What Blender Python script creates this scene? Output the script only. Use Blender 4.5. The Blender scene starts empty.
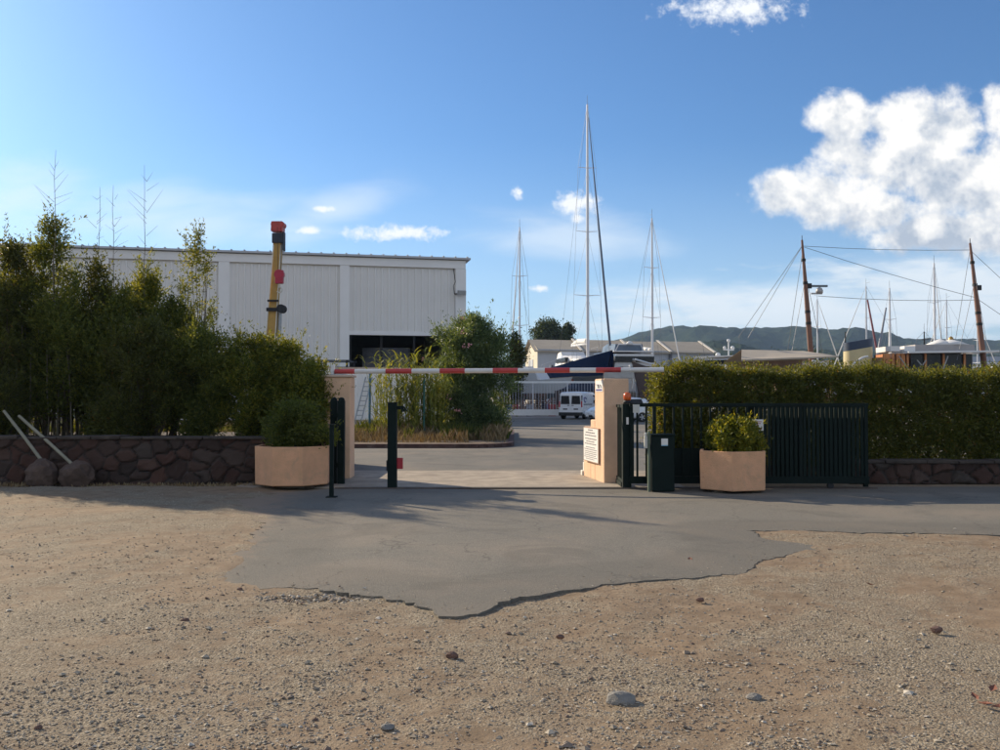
import bpy, math, random
import numpy as np
from mathutils import Vector, Matrix, Euler

R = math.radians
PI = math.pi
scene = bpy.context.scene
COL = scene.collection
random.seed(7)
RNG = np.random.default_rng(11)

# ------------------------------------------------------------------ camera
CAM_H = 1.6
F = 900.0
PITCH = math.atan(20.0 / 900.0)
cam_data = bpy.data.cameras.new('camera')
cam_data.sensor_width = 36
cam_data.lens = 36 * F / 1000.0
cam_data.clip_start = 0.05
cam_data.clip_end = 20000
cam = bpy.data.objects.new('camera', cam_data)
cam.location = (0, 0, CAM_H)
cam.rotation_euler = (PI / 2 + PITCH, 0, 0)
COL.objects.link(cam)
scene.camera = cam

# ------------------------------------------------------------------ sun and sky
SUN_DIR = Vector((-1.58, 1.45, 1.0)).normalized()      # towards the sun
SUN_ELEV = math.asin(SUN_DIR.z)
SUN_AZ = math.atan2(SUN_DIR.x, SUN_DIR.y)             # clockwise from +Y
sun_data = bpy.data.lights.new('sun', 'SUN')
sun_data.energy = 5.0
sun_data.angle = R(0.53)
sun_data.color = (1.0, 0.84, 0.62)
sun = bpy.data.objects.new('sun', sun_data)
sun.rotation_euler = (-SUN_DIR).to_track_quat('-Z', 'Y').to_euler()
sun.location = SUN_DIR * 50
COL.objects.link(sun)

scene.view_settings.view_transform = 'Standard'
scene.view_settings.look = 'None'
scene.view_settings.gamma = 1
scene.view_settings.use_curve_mapping = False
scene.view_settings.exposure = 0.36
SKY_STRENGTH = 0.088

world = bpy.data.worlds.new('World')
scene.world = world
world.use_nodes = True
world.cycles.sampling_method = 'MANUAL'
world.cycles.sample_map_resolution = 512
scene.cycles.max_bounces = 5
scene.cycles.diffuse_bounces = 3
scene.cycles.glossy_bounces = 2
scene.cycles.transmission_bounces = 3
scene.cycles.volume_bounces = 0


class NT:
    """small helper for node graphs"""
    def __init__(self, tree):
        self.t = tree
        self.n = tree.nodes
        self.l = tree.links

    def new(self, typ, **kw):
        nd = self.n.new(typ)
        for k, v in kw.items():
            setattr(nd, k, v)
        return nd

    def link(self, a, b):
        self.l.new(a, b)

    def put(self, sock, v):
        if isinstance(v, bpy.types.NodeSocket):
            self.l.new(v, sock)
        elif isinstance(v, (tuple, list)) and len(v) == 3 and sock.type == 'RGBA':
            sock.default_value = (*v, 1)
        else:
            sock.default_value = v

    def m(self, op, a, b=None, c=None, clamp=False):
        nd = self.new('ShaderNodeMath', operation=op, use_clamp=clamp)
        self.put(nd.inputs[0], a)
        if b is not None:
            self.put(nd.inputs[1], b)
        if c is not None:
            self.put(nd.inputs[2], c)
        return nd.outputs[0]

    def mix(self, f, a, b, blend='MIX'):
        nd = self.new('ShaderNodeMix', data_type='RGBA', blend_type=blend)
        self.put(nd.inputs[0], f)
        self.put(nd.inputs[6], a)
        self.put(nd.inputs[7], b)
        return nd.outputs[2]

    def noise(self, vec, scale, detail=4, rough=0.55, dist=0.0, dims='3D'):
        nd = self.new('ShaderNodeTexNoise', noise_dimensions=dims)
        if vec is not None:
            self.put(nd.inputs['Vector'], vec)
        nd.inputs['Scale'].default_value = scale
        nd.inputs['Detail'].default_value = detail
        nd.inputs['Roughness'].default_value = rough
        nd.inputs['Distortion'].default_value = dist
        return nd.outputs['Fac']

    def ramp(self, f, stops):
        nd = self.new('ShaderNodeValToRGB')
        self.put(nd.inputs[0], f)
        e = nd.color_ramp.elements
        while len(e) < len(stops):
            e.new(0.5)
        for el, (p, c) in zip(e, stops):
            el.position = p
            el.color = (*c, 1) if isinstance(c, (tuple, list)) else (c, c, c, 1)
        return nd.outputs[0]

    def sstep(self, x, lo, hi):
        nd = self.new('ShaderNodeMapRange', interpolation_type='SMOOTHSTEP')
        self.put(nd.inputs[0], x)
        nd.inputs[1].default_value = lo
        nd.inputs[2].default_value = hi
        return nd.outputs[0]


def build_world():
    w = NT(world.node_tree)
    w.n.clear()
    out = w.new('ShaderNodeOutputWorld')
    bg = w.new('ShaderNodeBackground')
    bg.inputs[1].default_value = SKY_STRENGTH
    w.link(bg.outputs[0], out.inputs[0])
    sky = w.new('ShaderNodeTexSky', sky_type='NISHITA')
    sky.sun_disc = False
    sky.sun_elevation = SUN_ELEV
    sky.sun_rotation = SUN_AZ
    sky.air_density = 1.0
    sky.dust_density = 0.6
    sky.ozone_density = 2.5
    skyc = w.mix(1.0, sky.outputs[0], (0.60, 0.90, 1.20), 'MULTIPLY')
    tc = w.new('ShaderNodeTexCoord')
    sep = w.new('ShaderNodeSeparateXYZ')
    w.link(tc.outputs['Generated'], sep.inputs[0])
    X, Y, Z = sep.outputs
    Yc = w.m('MAXIMUM', Y, 0.05)
    U = w.m('DIVIDE', X, Yc)
    V = w.m('DIVIDE', Z, Yc)
    comb = w.new('ShaderNodeCombineXYZ')
    w.link(U, comb.inputs[0]); w.link(V, comb.inputs[1])
    UV = comb.outputs[0]

    # soft ellipse, 1 at its centre and 0 on its rim; given in thousandths of the view width
    def ell(px, py, rx, ry, rot=0.0):
        cu, cv = (px - 500) / 900, (395 - py) / 900
        a, b = rx / 900, ry / 900
        du = w.m('SUBTRACT', U, cu)
        dv = w.m('SUBTRACT', V, cv)
        c, s = math.cos(rot), math.sin(rot)
        e1 = w.m('ADD', w.m('MULTIPLY', du, c / a), w.m('MULTIPLY', dv, s / a))
        e2 = w.m('ADD', w.m('MULTIPLY', du, -s / b), w.m('MULTIPLY', dv, c / b))
        d = w.m('SQRT', w.m('ADD', w.m('MULTIPLY', e1, e1), w.m('MULTIPLY', e2, e2)))
        return w.m('SUBTRACT', 1.0, d)

    def union(items):
        r = ell(*items[0])
        for it in items[1:]:
            r = w.m('MAXIMUM', r, ell(*it))
        return r

    n_big = w.noise(UV, 10, 5, 0.58, 0.15)
    n_fine = w.noise(UV, 34, 4, 0.62, 0.1)
    # cumulus: two lookups of billowy noise, the second shifted towards the sun, give light and shade
    vor = w.new('ShaderNodeTexVoronoi', feature='SMOOTH_F1')
    w.link(UV, vor.inputs['Vector'])
    vor.inputs['Scale'].default_value = 22
    vor.inputs['Smoothness'].default_value = 0.6
    vor.inputs['Detail'].default_value = 1
    billow = vor.outputs['Distance']
    env = union([(915, 122, 92, 46), (848, 118, 52, 40), (960, 180, 150, 62), (785, 192, 42, 36), (850, 200, 120, 34),
                 (1004, 112, 34, 52), (985, 232, 120, 34), (905, 168, 120, 62), (845, 188, 96, 44), (885, 207, 100, 40), (935, 230, 95, 36), (955, 128, 62, 58), (1010, 180, 90, 90), (1110, 170, 160, 110), (850, 160, 62, 60)])
    env = w.m('MINIMUM', w.m('MULTIPLY', env, 2.1), 1.55)
    n_tiny = w.noise(UV, 95, 3, 0.65, 0.1)
    dens = w.m('ADD', env, w.m('MULTIPLY', w.m('SUBTRACT', n_big, 0.5), 2.3))
    dens = w.m('ADD', dens, w.m('MULTIPLY', w.m('SUBTRACT', n_fine, 0.5), 1.3))
    dens = w.m('ADD', dens, w.m('MULTIPLY', w.m('SUBTRACT', n_tiny, 0.5), 0.5))
    dens = w.m('SUBTRACT', dens, w.m('MULTIPLY', billow, 0.6))
    a_cum = w.sstep(dens, -0.05, 0.85)
    off = w.new('ShaderNodeVectorMath', operation='ADD')
    w.link(UV, off.inputs[0]); off.inputs[1].default_value = (-0.018, 0.022, 0)
    n_off = w.noise(off.outputs[0], 10, 4, 0.58, 0.15)
    n_foff = w.noise(off.outputs[0], 34, 3, 0.62, 0.1)
    lit = w.m('ADD', w.m('SUBTRACT', n_big, n_off), w.m('MULTIPLY', w.m('SUBTRACT', n_fine, n_foff), 0.35))
    shade = w.m('ADD', w.m('MULTIPLY', lit, 4.6), w.m('ADD', 0.50, w.m('MULTIPLY', w.m('SUBTRACT', w.noise(UV, 6, 2, 0.5), 0.5), 1.6)))
    # cloud bases greyer: lower part of the cumulus
    base = w.sstep(V, (395 - 262) / 900, (395 - 165) / 900)
    shade = w.m('ADD', shade, w.m('MULTIPLY', w.m('SUBTRACT', base, 0.62), 0.85), clamp=True)
    wisps = w.sstep(dens, 0.95, 0.35)
    shade = w.m('ADD', shade, w.m('MULTIPLY', wisps, 0.22), clamp=True)
    k = 1.0 / SKY_STRENGTH
    col_cum = w.mix(shade, (0.38 * k, 0.44 * k, 0.53 * k), (0.84 * k, 0.83 * k, 0.81 * k))

    # small bright clouds
    small = union([(575, 203, 27, 13), (577, 218, 10, 6), (519, 193, 7, 8), (395, 233, 54, 9), (308, 230, 14, 5),
                   (735, 6, 72, 18), (322, 208, 12, 4), (540, 288, 12, 4)])
    sd = w.m('ADD', w.m('MULTIPLY', small, 1.2), w.m('ADD', w.m('MULTIPLY', w.m('SUBTRACT', n_fine, 0.5), 2.4), w.m('MULTIPLY', w.m('SUBTRACT', n_tiny, 0.5), 1.6)))
    a_small = w.m('MULTIPLY', w.sstep(sd, -0.1, 1.1), 0.95)

    # thin high streaks
    mp = w.new('ShaderNodeMapping')
    w.link(UV, mp.inputs[0])
    mp.inputs['Rotation'].default_value = (0, 0, R(-14))
    mp.inputs['Scale'].default_value = (1.6, 6.5, 1)
    n_str = w.noise(mp.outputs[0], 3.2, 4, 0.55, 0.4)
    streak = union([(330, 212, 150, 34, 0.32), (160, 215, 220, 50, 0.05), (10, 200, 130, 60), (770, 300, 330, 36, 0.02),
                    (960, 285, 180, 50), (620, 310, 130, 30), (560, 235, 160, 40)])
    a_str = w.m('MULTIPLY', w.sstep(w.m('ADD', w.m('MULTIPLY', streak, 0.85), w.m('MULTIPLY', w.m('SUBTRACT', n_str, 0.5), 1.4)), 0.10, 0.95), 0.55)
    # bank of flat cloud low over the hills on the right
    bank = union([(810, 318, 260, 46), (960, 300, 190, 60), (1150, 300, 300, 80), (640, 318, 90, 22)])
    bd = w.m('ADD', w.m('MULTIPLY', bank, 0.9), w.m('MULTIPLY', w.m('SUBTRACT', w.noise(mp.outputs[0], 7, 4, 0.6, 0.2), 0.5), 1.9))
    a_bank = w.m('MULTIPLY', w.sstep(bd, 0.0, 0.65), 0.85)
    # pale band near the horizon
    hz = w.m('MULTIPLY', w.sstep(V, 0.30, -0.02), 0.55)

    front = w.sstep(Y, 0.05, 0.3)
    c = skyc
    white = (0.72 * k, 0.79 * k, 0.85 * k)
    c = w.mix(hz, c, (0.56 * k, 0.70 * k, 0.82 * k))
    c = w.mix(w.m('MULTIPLY', a_str, front), c, white)
    c = w.mix(w.m('MULTIPLY', a_bank, front), c, (0.68 * k, 0.74 * k, 0.79 * k))
    c = w.mix(w.m('MULTIPLY', a_small, front), c, (0.82 * k, 0.84 * k, 0.86 * k))
    c = w.mix(w.m('MULTIPLY', a_cum, front), c, col_cum)
    # broken bright cloud added over the unseen sky behind the viewer, as neutral fill
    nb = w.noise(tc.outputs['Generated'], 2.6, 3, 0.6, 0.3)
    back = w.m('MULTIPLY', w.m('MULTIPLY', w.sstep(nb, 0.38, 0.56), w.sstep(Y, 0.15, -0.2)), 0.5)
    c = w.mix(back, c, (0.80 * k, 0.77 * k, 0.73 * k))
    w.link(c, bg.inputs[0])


build_world()


# ------------------------------------------------------------------ helpers
def at(x, y, D):
    """world point on the line of sight of photo point (x, y), D metres ahead"""
    u = (x - 500) / F
    v = (375 - y) / F
    dy = math.cos(PITCH) - v * math.sin(PITCH)
    dz = math.sin(PITCH) + v * math.cos(PITCH)
    s = D / dy
    return Vector((u * s, D, CAM_H + dz * s))


def gp(x, y, z=0.0):
    """ground point seen at (x, y)"""
    p = at(x, y, 1.0)
    t = (z - CAM_H) / (p.z - CAM_H)
    return Vector((p.x * t, t, z))


MATS = {}


def mat(name, color, rough=0.7, var=0.15, vscale=3.0, bump=0.0, bscale=40.0, metal=0.0, color2=None, spec=0.5,
        stain=0.0, stain_col=(0.1, 0.08, 0.06), coord='Object', coat=0.0):
    if name in MATS:
        return MATS[name]
    m = bpy.data.materials.new(name)
    m.use_nodes = True
    t = NT(m.node_tree)
    b = t.n['Principled BSDF']
    tc = t.new('ShaderNodeTexCoord')
    v = tc.outputs[coord]
    n = t.noise(v, vscale, 6, 0.6)
    c1 = tuple(max(0, c * (1 - var)) for c in color)
    c2 = color2 if color2 else tuple(min(1, c * (1 + var)) for c in color)
    col = t.ramp(n, [(0.32, c1), (0.68, c2)])
    if stain > 0:
        ns = t.noise(v, vscale * 0.45, 8, 0.7, 0.6)
        col = t.mix(t.m('MULTIPLY', t.sstep(ns, 0.52, 0.75), stain), col, stain_col)
    t.link(col, b.inputs['Base Color'])
    rn = t.noise(v, vscale * 2.3, 4, 0.6)
    t.link(t.m('ADD', t.m('MULTIPLY', rn, 0.2), max(0.02, rough - 0.1), clamp=True), b.inputs['Roughness'])
    b.inputs['Metallic'].default_value = metal
    b.inputs['Specular IOR Level'].default_value = spec
    b.inputs['Coat Weight'].default_value = coat
    if bump > 0:
        bn = t.new('ShaderNodeBump')
        bn.inputs['Strength'].default_value = bump
        bn.inputs['Distance'].default_value = 0.02
        t.link(t.noise(v, bscale, 6, 0.65), bn.inputs['Height'])
        t.link(bn.outputs[0], b.inputs['Normal'])
    MATS[name] = m
    return m


def leaf_mat(name, dark, mid, light, trans=0.35, rough=0.5, dry=None, dry_at=0.95):
    if name in MATS:
        return MATS[name]
    m = bpy.data.materials.new(name)
    m.use_nodes = True
    t = NT(m.node_tree)
    t.n.clear()
    out = t.new('ShaderNodeOutputMaterial')
    geo = t.new('ShaderNodeNewGeometry')
    tc = t.new('ShaderNodeTexCoord')
    r = geo.outputs['Random Per Island']
    n = t.noise(tc.outputs['Object'], 1.6, 3, 0.5)
    f = t.m('ADD', t.m('MULTIPLY', r, 0.6), t.m('MULTIPLY', n, 0.5), clamp=True)
    col = t.ramp(f, [(0.2, dark), (0.5, mid), (0.85, light)])
    if dry:
        col = t.mix(t.m('GREATER_THAN', r, dry_at), col, dry)
    b = t.new('ShaderNodeBsdfPrincipled')
    t.link(col, b.inputs['Base Color'])
    b.inputs['Roughness'].default_value = rough
    b.inputs['Specular IOR Level'].default_value = 0.3
    tr = t.new('ShaderNodeBsdfTranslucent')
    warm = t.mix(1.0, col, (2.5, 2.0, 0.6), 'MULTIPLY')
    t.link(warm, tr.inputs[0])
    mx = t.new('ShaderNodeMixShader')
    mx.inputs[0].default_value = trans
    t.link(b.outputs[0], mx.inputs[1]); t.link(tr.outputs[0], mx.inputs[2])
    t.link(mx.outputs[0], out.inputs[0])
    MATS[name] = m
    return m


class MB:
    """collects shapes and links them as ONE mesh object"""
    def __init__(self):
        self.v = []
        self.f = []
        self.s = []

    def add(self, vs, fs, smooth=False):
        o = len(self.v)
        self.v += [tuple(p) for p in vs]
        self.f += [tuple(i + o for i in f) for f in fs]
        self.s += [smooth] * len(fs)
        return self

    def box(self, c, size, rz=0.0, rx=0.0, ry=0.0):
        sx, sy, sz = size[0] / 2, size[1] / 2, size[2] / 2
        M = Euler((rx, ry, rz)).to_matrix()
        vs = [Vector(c) + M @ Vector((x * sx, y * sy, z * sz)) for z in (-1, 1) for y in (-1, 1) for x in (-1, 1)]
        return self.add(vs, [(0, 2, 3, 1), (4, 5, 7, 6), (0, 1, 5, 4), (2, 6, 7, 3), (0, 4, 6, 2), (1, 3, 7, 5)])

    def box2(self, a, b):
        c = [(a[i] + b[i]) / 2 for i in range(3)]
        return self.box(c, [abs(b[i] - a[i]) for i in range(3)])

    def bar(self, a, b, w, h, up=(0, 0, 1)):
        """rectangular bar from a to b, w across, h along 'up'"""
        a, b = Vector(a), Vector(b)
        d = (b - a).normalized()
        u = Vector(up)
        s = d.cross(u)
        if s.length < 1e-4:
            s = Vector((1, 0, 0))
        s.normalize()
        u = s.cross(d).normalized()
        vs = []
        for p in (a, b):
            for (i, j) in ((-1, -1), (1, -1), (1, 1), (-1, 1)):
                vs.append(p + s * (i * w / 2) + u * (j * h / 2))
        return self.add(vs, [(3, 2, 1, 0), (4, 5, 6, 7), (0, 1, 5, 4), (1, 2, 6, 5), (2, 3, 7, 6), (3, 0, 4, 7)])

    def tube(self, pts, rad, n=8, cap=True, smooth=True):
        pts = [Vector(p) for p in pts]
        if not isinstance(rad, (list, tuple)):
            rad = [rad] * len(pts)
        vs = []
        for i, p in enumerate(pts):
            d = (pts[min(i + 1, len(pts) - 1)] - pts[max(i - 1, 0)]).normalized()
            ref = Vector((1, 0, 0)) if abs(d.x) < 0.8 else Vector((0, 1, 0))
            a = d.cross(ref).normalized()
            b = d.cross(a).normalized()
            for k in range(n):
                t = 2 * PI * k / n
                vs.append(p + (a * math.cos(t) + b * math.sin(t)) * rad[i])
        fs = []
        for i in range(len(pts) - 1):
            for k in range(n):
                k2 = (k + 1) % n
                fs.append((i * n + k, i * n + k2, (i + 1) * n + k2, (i + 1) * n + k))
        self.add(vs, fs, smooth)
        if cap:
            self.add(vs[:n], [tuple(range(n))])
            self.add(vs[-n:], [tuple(reversed(range(n)))])
        return self

    def prism(self, poly, z0, z1):
        n = len(poly)
        vs = [(p[0], p[1], z0) for p in poly] + [(p[0], p[1], z1) for p in poly]
        fs = [tuple(reversed(range(n))), tuple(range(n, 2 * n))]
        fs += [(i, (i + 1) % n, n + (i + 1) % n, n + i) for i in range(n)]
        return self.add(vs, fs)

    def extrude(self, poly, vec):
        """planar 3-D polygon pushed along vec"""
        n = len(poly)
        vec = Vector(vec)
        vs = [Vector(p) for p in poly] + [Vector(p) + vec for p in poly]
        fs = [tuple(range(n)), tuple(reversed(range(n, 2 * n)))]
        fs += [((i + 1) % n, i, n + i, n + (i + 1) % n) for i in range(n)]
        return self.add(vs, fs)

    def lathe(self, c, prof, n=16, smooth=True, sx=1, sy=1):
        vs = []
        for r, z in prof:
            for k in range(n):
                t = 2 * PI * k / n
                vs.append((c[0] + r * sx * math.cos(t), c[1] + r * sy * math.sin(t), c[2] + z))
        fs = []
        for i in range(len(prof) - 1):
            for k in range(n):
                k2 = (k + 1) % n
                fs.append((i * n + k, i * n + k2, (i + 1) * n + k2, (i + 1) * n + k))
        fs.append(tuple(reversed(range(n))))
        fs.append(tuple((len(prof) - 1) * n + k for k in range(n)))
        return self.add(vs, fs, smooth)

    def loft(self, rings, smooth=True, closed=False, cap=True):
        n = len(rings[0])
        vs = [p for r in rings for p in r]
        fs = []
        m = n if closed else n - 1
        for i in range(len(rings) - 1):
            for k in range(m):
                k2 = (k + 1) % n
                fs.append((i * n + k, i * n + k2, (i + 1) * n + k2, (i + 1) * n + k))
        self.add(vs, fs, smooth)
        if cap:
            self.add(rings[0], [tuple(range(n))])
            self.add(rings[-1], [tuple(reversed(range(n)))])
        return self

    def rock(self, c, size, seed=0, rough=0.18, sub=2):
        rr = random.Random(seed)
        import bmesh
        bm = bmesh.new()
        bmesh.ops.create_icosphere(bm, subdivisions=sub, radius=1)
        dirs = [Vector((rr.uniform(-1, 1), rr.uniform(-1, 1), rr.uniform(-1, 1))).normalized() for _ in range(9)]
        cut = [rr.uniform(0.62, 0.9) for _ in dirs]
        vs = []
        for v in bm.verts:
            p = v.co.copy()
            for d, k in zip(dirs, cut):
                q = p.dot(d)
                if q > k:
                    p -= d * (q - k) * 0.85
            p *= 1 + rr.uniform(-rough, rough) * 0.25
            vs.append((c[0] + p.x * size[0], c[1] + p.y * size[1], c[2] + p.z * size[2]))
        fs = [tuple(v.index for v in f.verts) for f in bm.faces]
        bm.free()
        return self.add(vs, fs, False)

    def build(self, name, m, parent=None, bevel=0.0, label=None):
        me = bpy.data.meshes.new(name)
        me.from_pydata(self.v, [], self.f)
        me.polygons.foreach_set('use_smooth', self.s)
        me.update()
        ms = m if isinstance(m, (list, tuple)) else [m]
        for x in ms:
            me.materials.append(x)
        o = bpy.data.objects.new(name, me)
        COL.objects.link(o)
        if parent:
            o.parent = parent
        if bevel > 0:
            md = o.modifiers.new('bevel', 'BEVEL')
            md.width = bevel
            md.segments = 2
            md.limit_method = 'ANGLE'
        if label:
            o['label'] = label
        return o


def np_mesh(name, verts, faces, m, parent=None, smooth=False, nper=4):
    """fast mesh from numpy arrays, every face with nper corners"""
    me = bpy.data.meshes.new(name)
    nv, nf = len(verts), len(faces)
    me.vertices.add(nv)
    me.vertices.foreach_set('co', np.asarray(verts, dtype=np.float32).ravel())
    me.loops.add(nf * nper)
    me.loops.foreach_set('vertex_index', np.asarray(faces, dtype=np.int32).ravel())
    me.polygons.add(nf)
    me.polygons.foreach_set('loop_start', np.arange(0, nf * nper, nper, dtype=np.int32))
    me.polygons.foreach_set('use_smooth', np.full(nf, smooth))
    me.update(calc_edges=True)
    me.materials.append(m)
    o = bpy.data.objects.new(name, me)
    COL.objects.link(o)
    if parent:
        o.parent = parent
    return o


def tag(o, label=None, cat=None, group=None, kind=None):
    if label: o['label'] = label
    if cat: o['category'] = cat
    if group: o['group'] = group
    if kind: o['kind'] = kind
    return o


def empty(name, label, cat, group=None):
    o = bpy.data.objects.new(name, None)
    o.empty_display_size = 0.3
    COL.objects.link(o)
    return tag(o, label, cat, group)


def rebase(root, p):
    """move the thing's origin to p without moving what it looks like"""
    p = Vector(p)
    M = Matrix.Translation(-p)

    def rec(o):
        if o.type == 'MESH':
            o.data.transform(M)
        for c in o.children:
            rec(c)
    bpy.context.view_layer.update()
    rec(root)
    root.location = p
    return root


def copy_tree(o, parent=None):
    c = o.copy()
    COL.objects.link(c)
    if parent:
        c.parent = parent
    for ch in [x for x in bpy.data.objects if x.parent == o]:
        copy_tree(ch, c)
    return c


def vnoise(x, y, scale, seed=0):
    """smooth 2-D value noise in numpy, 0..1"""
    rs = np.random.default_rng(seed)
    G = rs.random((257, 257))
    xs = (x * scale) % 256
    ys = (y * scale) % 256
    xi = np.floor(xs).astype(int); yi = np.floor(ys).astype(int)
    fx = xs - xi; fy = ys - yi
    fx = fx * fx * (3 - 2 * fx); fy = fy * fy * (3 - 2 * fy)
    a = G[xi, yi]; b = G[xi + 1, yi]; c = G[xi, yi + 1]; d = G[xi + 1, yi + 1]
    return (a * (1 - fx) + b * fx) * (1 - fy) + (c * (1 - fx) + d * fx) * fy


# ------------------------------------------------------------------ foliage
def leaf_quads(P, L, W, up=0.3, rng=RNG, droop=0.0, outward=None):
    """one folded rhombus per point"""
    n = len(P)
    d = rng.normal(size=(n, 3))
    if outward is not None:
        d = d * 0.75 + outward
    d[:, 2] += up - droop
    d /= np.linalg.norm(d, axis=1)[:, None] + 1e-9
    r = rng.normal(size=(n, 3))
    s = np.cross(d, r)
    s /= np.linalg.norm(s, axis=1)[:, None] + 1e-9
    nn = np.cross(d, s)
    l = (L * rng.uniform(0.6, 1.3, n))[:, None]
    w = (W * rng.uniform(0.7, 1.2, n))[:, None]
    base = P
    tip = P + d * l
    mid = P + d * l * 0.45
    a = mid + s * w / 2 + nn * w * 0.15
    b = mid - s * w / 2 + nn * w * 0.15
    V = np.stack([base, a, tip, b], axis=1).reshape(-1, 3)
    Fc = np.arange(n * 4).reshape(n, 4)
    return V, Fc


def clump_points(centers, radii, weights, n, rng=RNG, shell=0.55):
    k = rng.choice(len(centers), size=n, p=weights / weights.sum())
    d = rng.normal(size=(n, 3))
    d /= np.linalg.norm(d, axis=1)[:, None]
    rr = (shell + (1 - shell) * rng.random(n)) ** 1.0 * np.where(rng.random(n) < 0.25, rng.random(n), 1.0)
    P = centers[k] + d * (rr * radii[k])[:, None]
    return P, d


def crown(profile, height, z0, rx, ry, nclump, rc, rng=RNG, fill=0.0):
    """clump centres in a solid of revolution; profile(t) gives relative radius at height t"""
    C = []
    while len(C) < nclump:
        t = rng.random()
        p = profile(t)
        if rng.random() > p * 0.8 + 0.2:
            continue
        a = rng.random() * 2 * PI
        q = math.sqrt(rng.uniform(fill, 1.0)) * p
        C.append((math.cos(a) * q * rx, math.sin(a) * q * ry, z0 + t * height))
    C = np.array(C)
    rad = rc * rng.uniform(0.6, 1.35, len(C))
    return C, rad


def limb(mb, a, b, r0, r1, wob=0.1, n=6, rr=random, seg=5):
    pts, rad = [], []
    a, b = Vector(a), Vector(b)
    for i in range(seg + 1):
        t = i / seg
        p = a.lerp(b, t)
        if 0 < i < seg:
            p += Vector((rr.uniform(-wob, wob), rr.uniform(-wob, wob), rr.uniform(-wob, wob) * 0.5))
        pts.append(p); rad.append(r0 + (r1 - r0) * t)
    mb.tube(pts, rad, n)


bark = mat('bark', (0.10, 0.075, 0.05), 0.9, 0.35, 14, 0.6, 60)
bark_pale = mat('bark_pale', (0.20, 0.17, 0.12), 0.9, 0.3, 14, 0.5, 60)
lf_dark = leaf_mat('leaf_dark', (0.034, 0.044, 0.012), (0.060, 0.074, 0.020), (0.115, 0.125, 0.034), 0.42, dry=(0.16, 0.10, 0.03), dry_at=0.985)
lf_mid = leaf_mat('leaf_mid', (0.044, 0.062, 0.016), (0.084, 0.112, 0.028), (0.17, 0.19, 0.048), 0.46)
lf_gold = leaf_mat('leaf_gold', (0.040, 0.060, 0.012), (0.095, 0.125, 0.022), (0.22, 0.22, 0.04), 0.42)
lf_hedge = leaf_mat('leaf_hedge', (0.050, 0.064, 0.016), (0.086, 0.106, 0.024), (0.14, 0.15, 0.032), 0.42, dry=(0.17, 0.12, 0.035), dry_at=0.98)
lf_olea = leaf_mat('leaf_oleander', (0.032, 0.062, 0.028), (0.070, 0.115, 0.050), (0.16, 0.215, 0.10), 0.34, rough=0.4)
lf_reed = leaf_mat('leaf_reed', (0.09, 0.13, 0.03), (0.20, 0.24, 0.05), (0.34, 0.34, 0.09), 0.28)
lf_dry = leaf_mat('leaf_dry', (0.12, 0.085, 0.045), (0.24, 0.17, 0.09), (0.34, 0.28, 0.17), 0.12, rough=0.8)
lf_far = leaf_mat('leaf_far', (0.016, 0.030, 0.014), (0.030, 0.050, 0.020), (0.05, 0.075, 0.028), 0.25)


def shrub(name, label, cat, base, height, rx, ry, n, L, W, lm, profile=None, z0=0.1, nclump=60, rc=0.25, stems=6,
          group=None, up=0.35, seed=1, flat=0.0, shell=0.45, wood=None, stem_r=0.03, extra=None, droop=0.0, shoots=90):
    rng = np.random.default_rng(seed)
    rr = random.Random(seed)
    if profile is None:
        profile = lambda t: math.sqrt(max(0.0, 1 - (2 * t - 1) ** 2)) * 0.9 + 0.1
    root = empty(name, label, cat, group)
    C, rad = crown(profile, height * (1 - z0) - rc * 0.6, height * z0, rx - rc * 0.5, ry - rc * 0.5, nclump, rc, rng)
    if extra:
        E = np.array([e[:3] for e in extra]); er = np.array([e[3] for e in extra])
        C = np.vstack([C, E]); rad = np.concatenate([rad, er])
    P, d = clump_points(C, rad, rad ** 2, n, rng, shell)
    j = rng.random(len(P)) < 0.14
    P[j] += rng.normal(0, rc * 0.45, (j.sum(), 3))
    P[:, 2] = np.maximum(P[:, 2], 0.02 + rng.random(len(P)) * 0.1)
    V, Fc = leaf_quads(P, L, W, up, rng, droop, outward=d * 0.7)
    if shoots:
        # young shoots that stick out of the outline, leafy to the tip
        ns = shoots
        far_ = np.argsort(-(np.hypot(C[:, 0] / rx, C[:, 1] / ry) + 0.9 * C[:, 2] / height + rng.random(len(C)) * 0.5))[:max(8, len(C) // 2)]
        k = rng.choice(far_, ns)
        dr = C[k] * np.array([0.8 / rx, 0.8 / ry, 0]) + rng.normal(0, 0.3, (ns, 3)) + np.array([0, 0, 0.75])
        dr /= np.linalg.norm(dr, axis=1)[:, None]
        ln = rad[k] + rng.uniform(0.6, 2.0, ns) * rc
        q = 16
        tt = rng.uniform(0.25, 1, (ns, q))
        S = C[k][:, None, :] + dr[:, None, :] * (ln[:, None] * tt)[..., None] + rng.normal(0, L * 0.15, (ns, q, 3))
        V2, F2 = leaf_quads(S.reshape(-1, 3), L * 0.9, W * 0.85, 0.4, rng, outward=np.repeat(dr, q, 0) * 0.9)
        V = np.vstack([V, V2]); Fc = np.vstack([Fc, F2 + len(Fc) * 4])
    np_mesh('foliage', V, Fc, lm, root)
    mb = MB()
    for i in range(stems):
        c = C[rr.randrange(len(C))]
        b0 = (rr.uniform(-0.12, 0.12) * rx, rr.uniform(-0.12, 0.12) * ry, -0.03)
        limb(mb, b0, c, stem_r * rr.uniform(0.7, 1.2), stem_r * 0.3, 0.06 * rx, 6, rr)
    mb.build('stems', wood or bark, root)
    root.location = base
    return root

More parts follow.
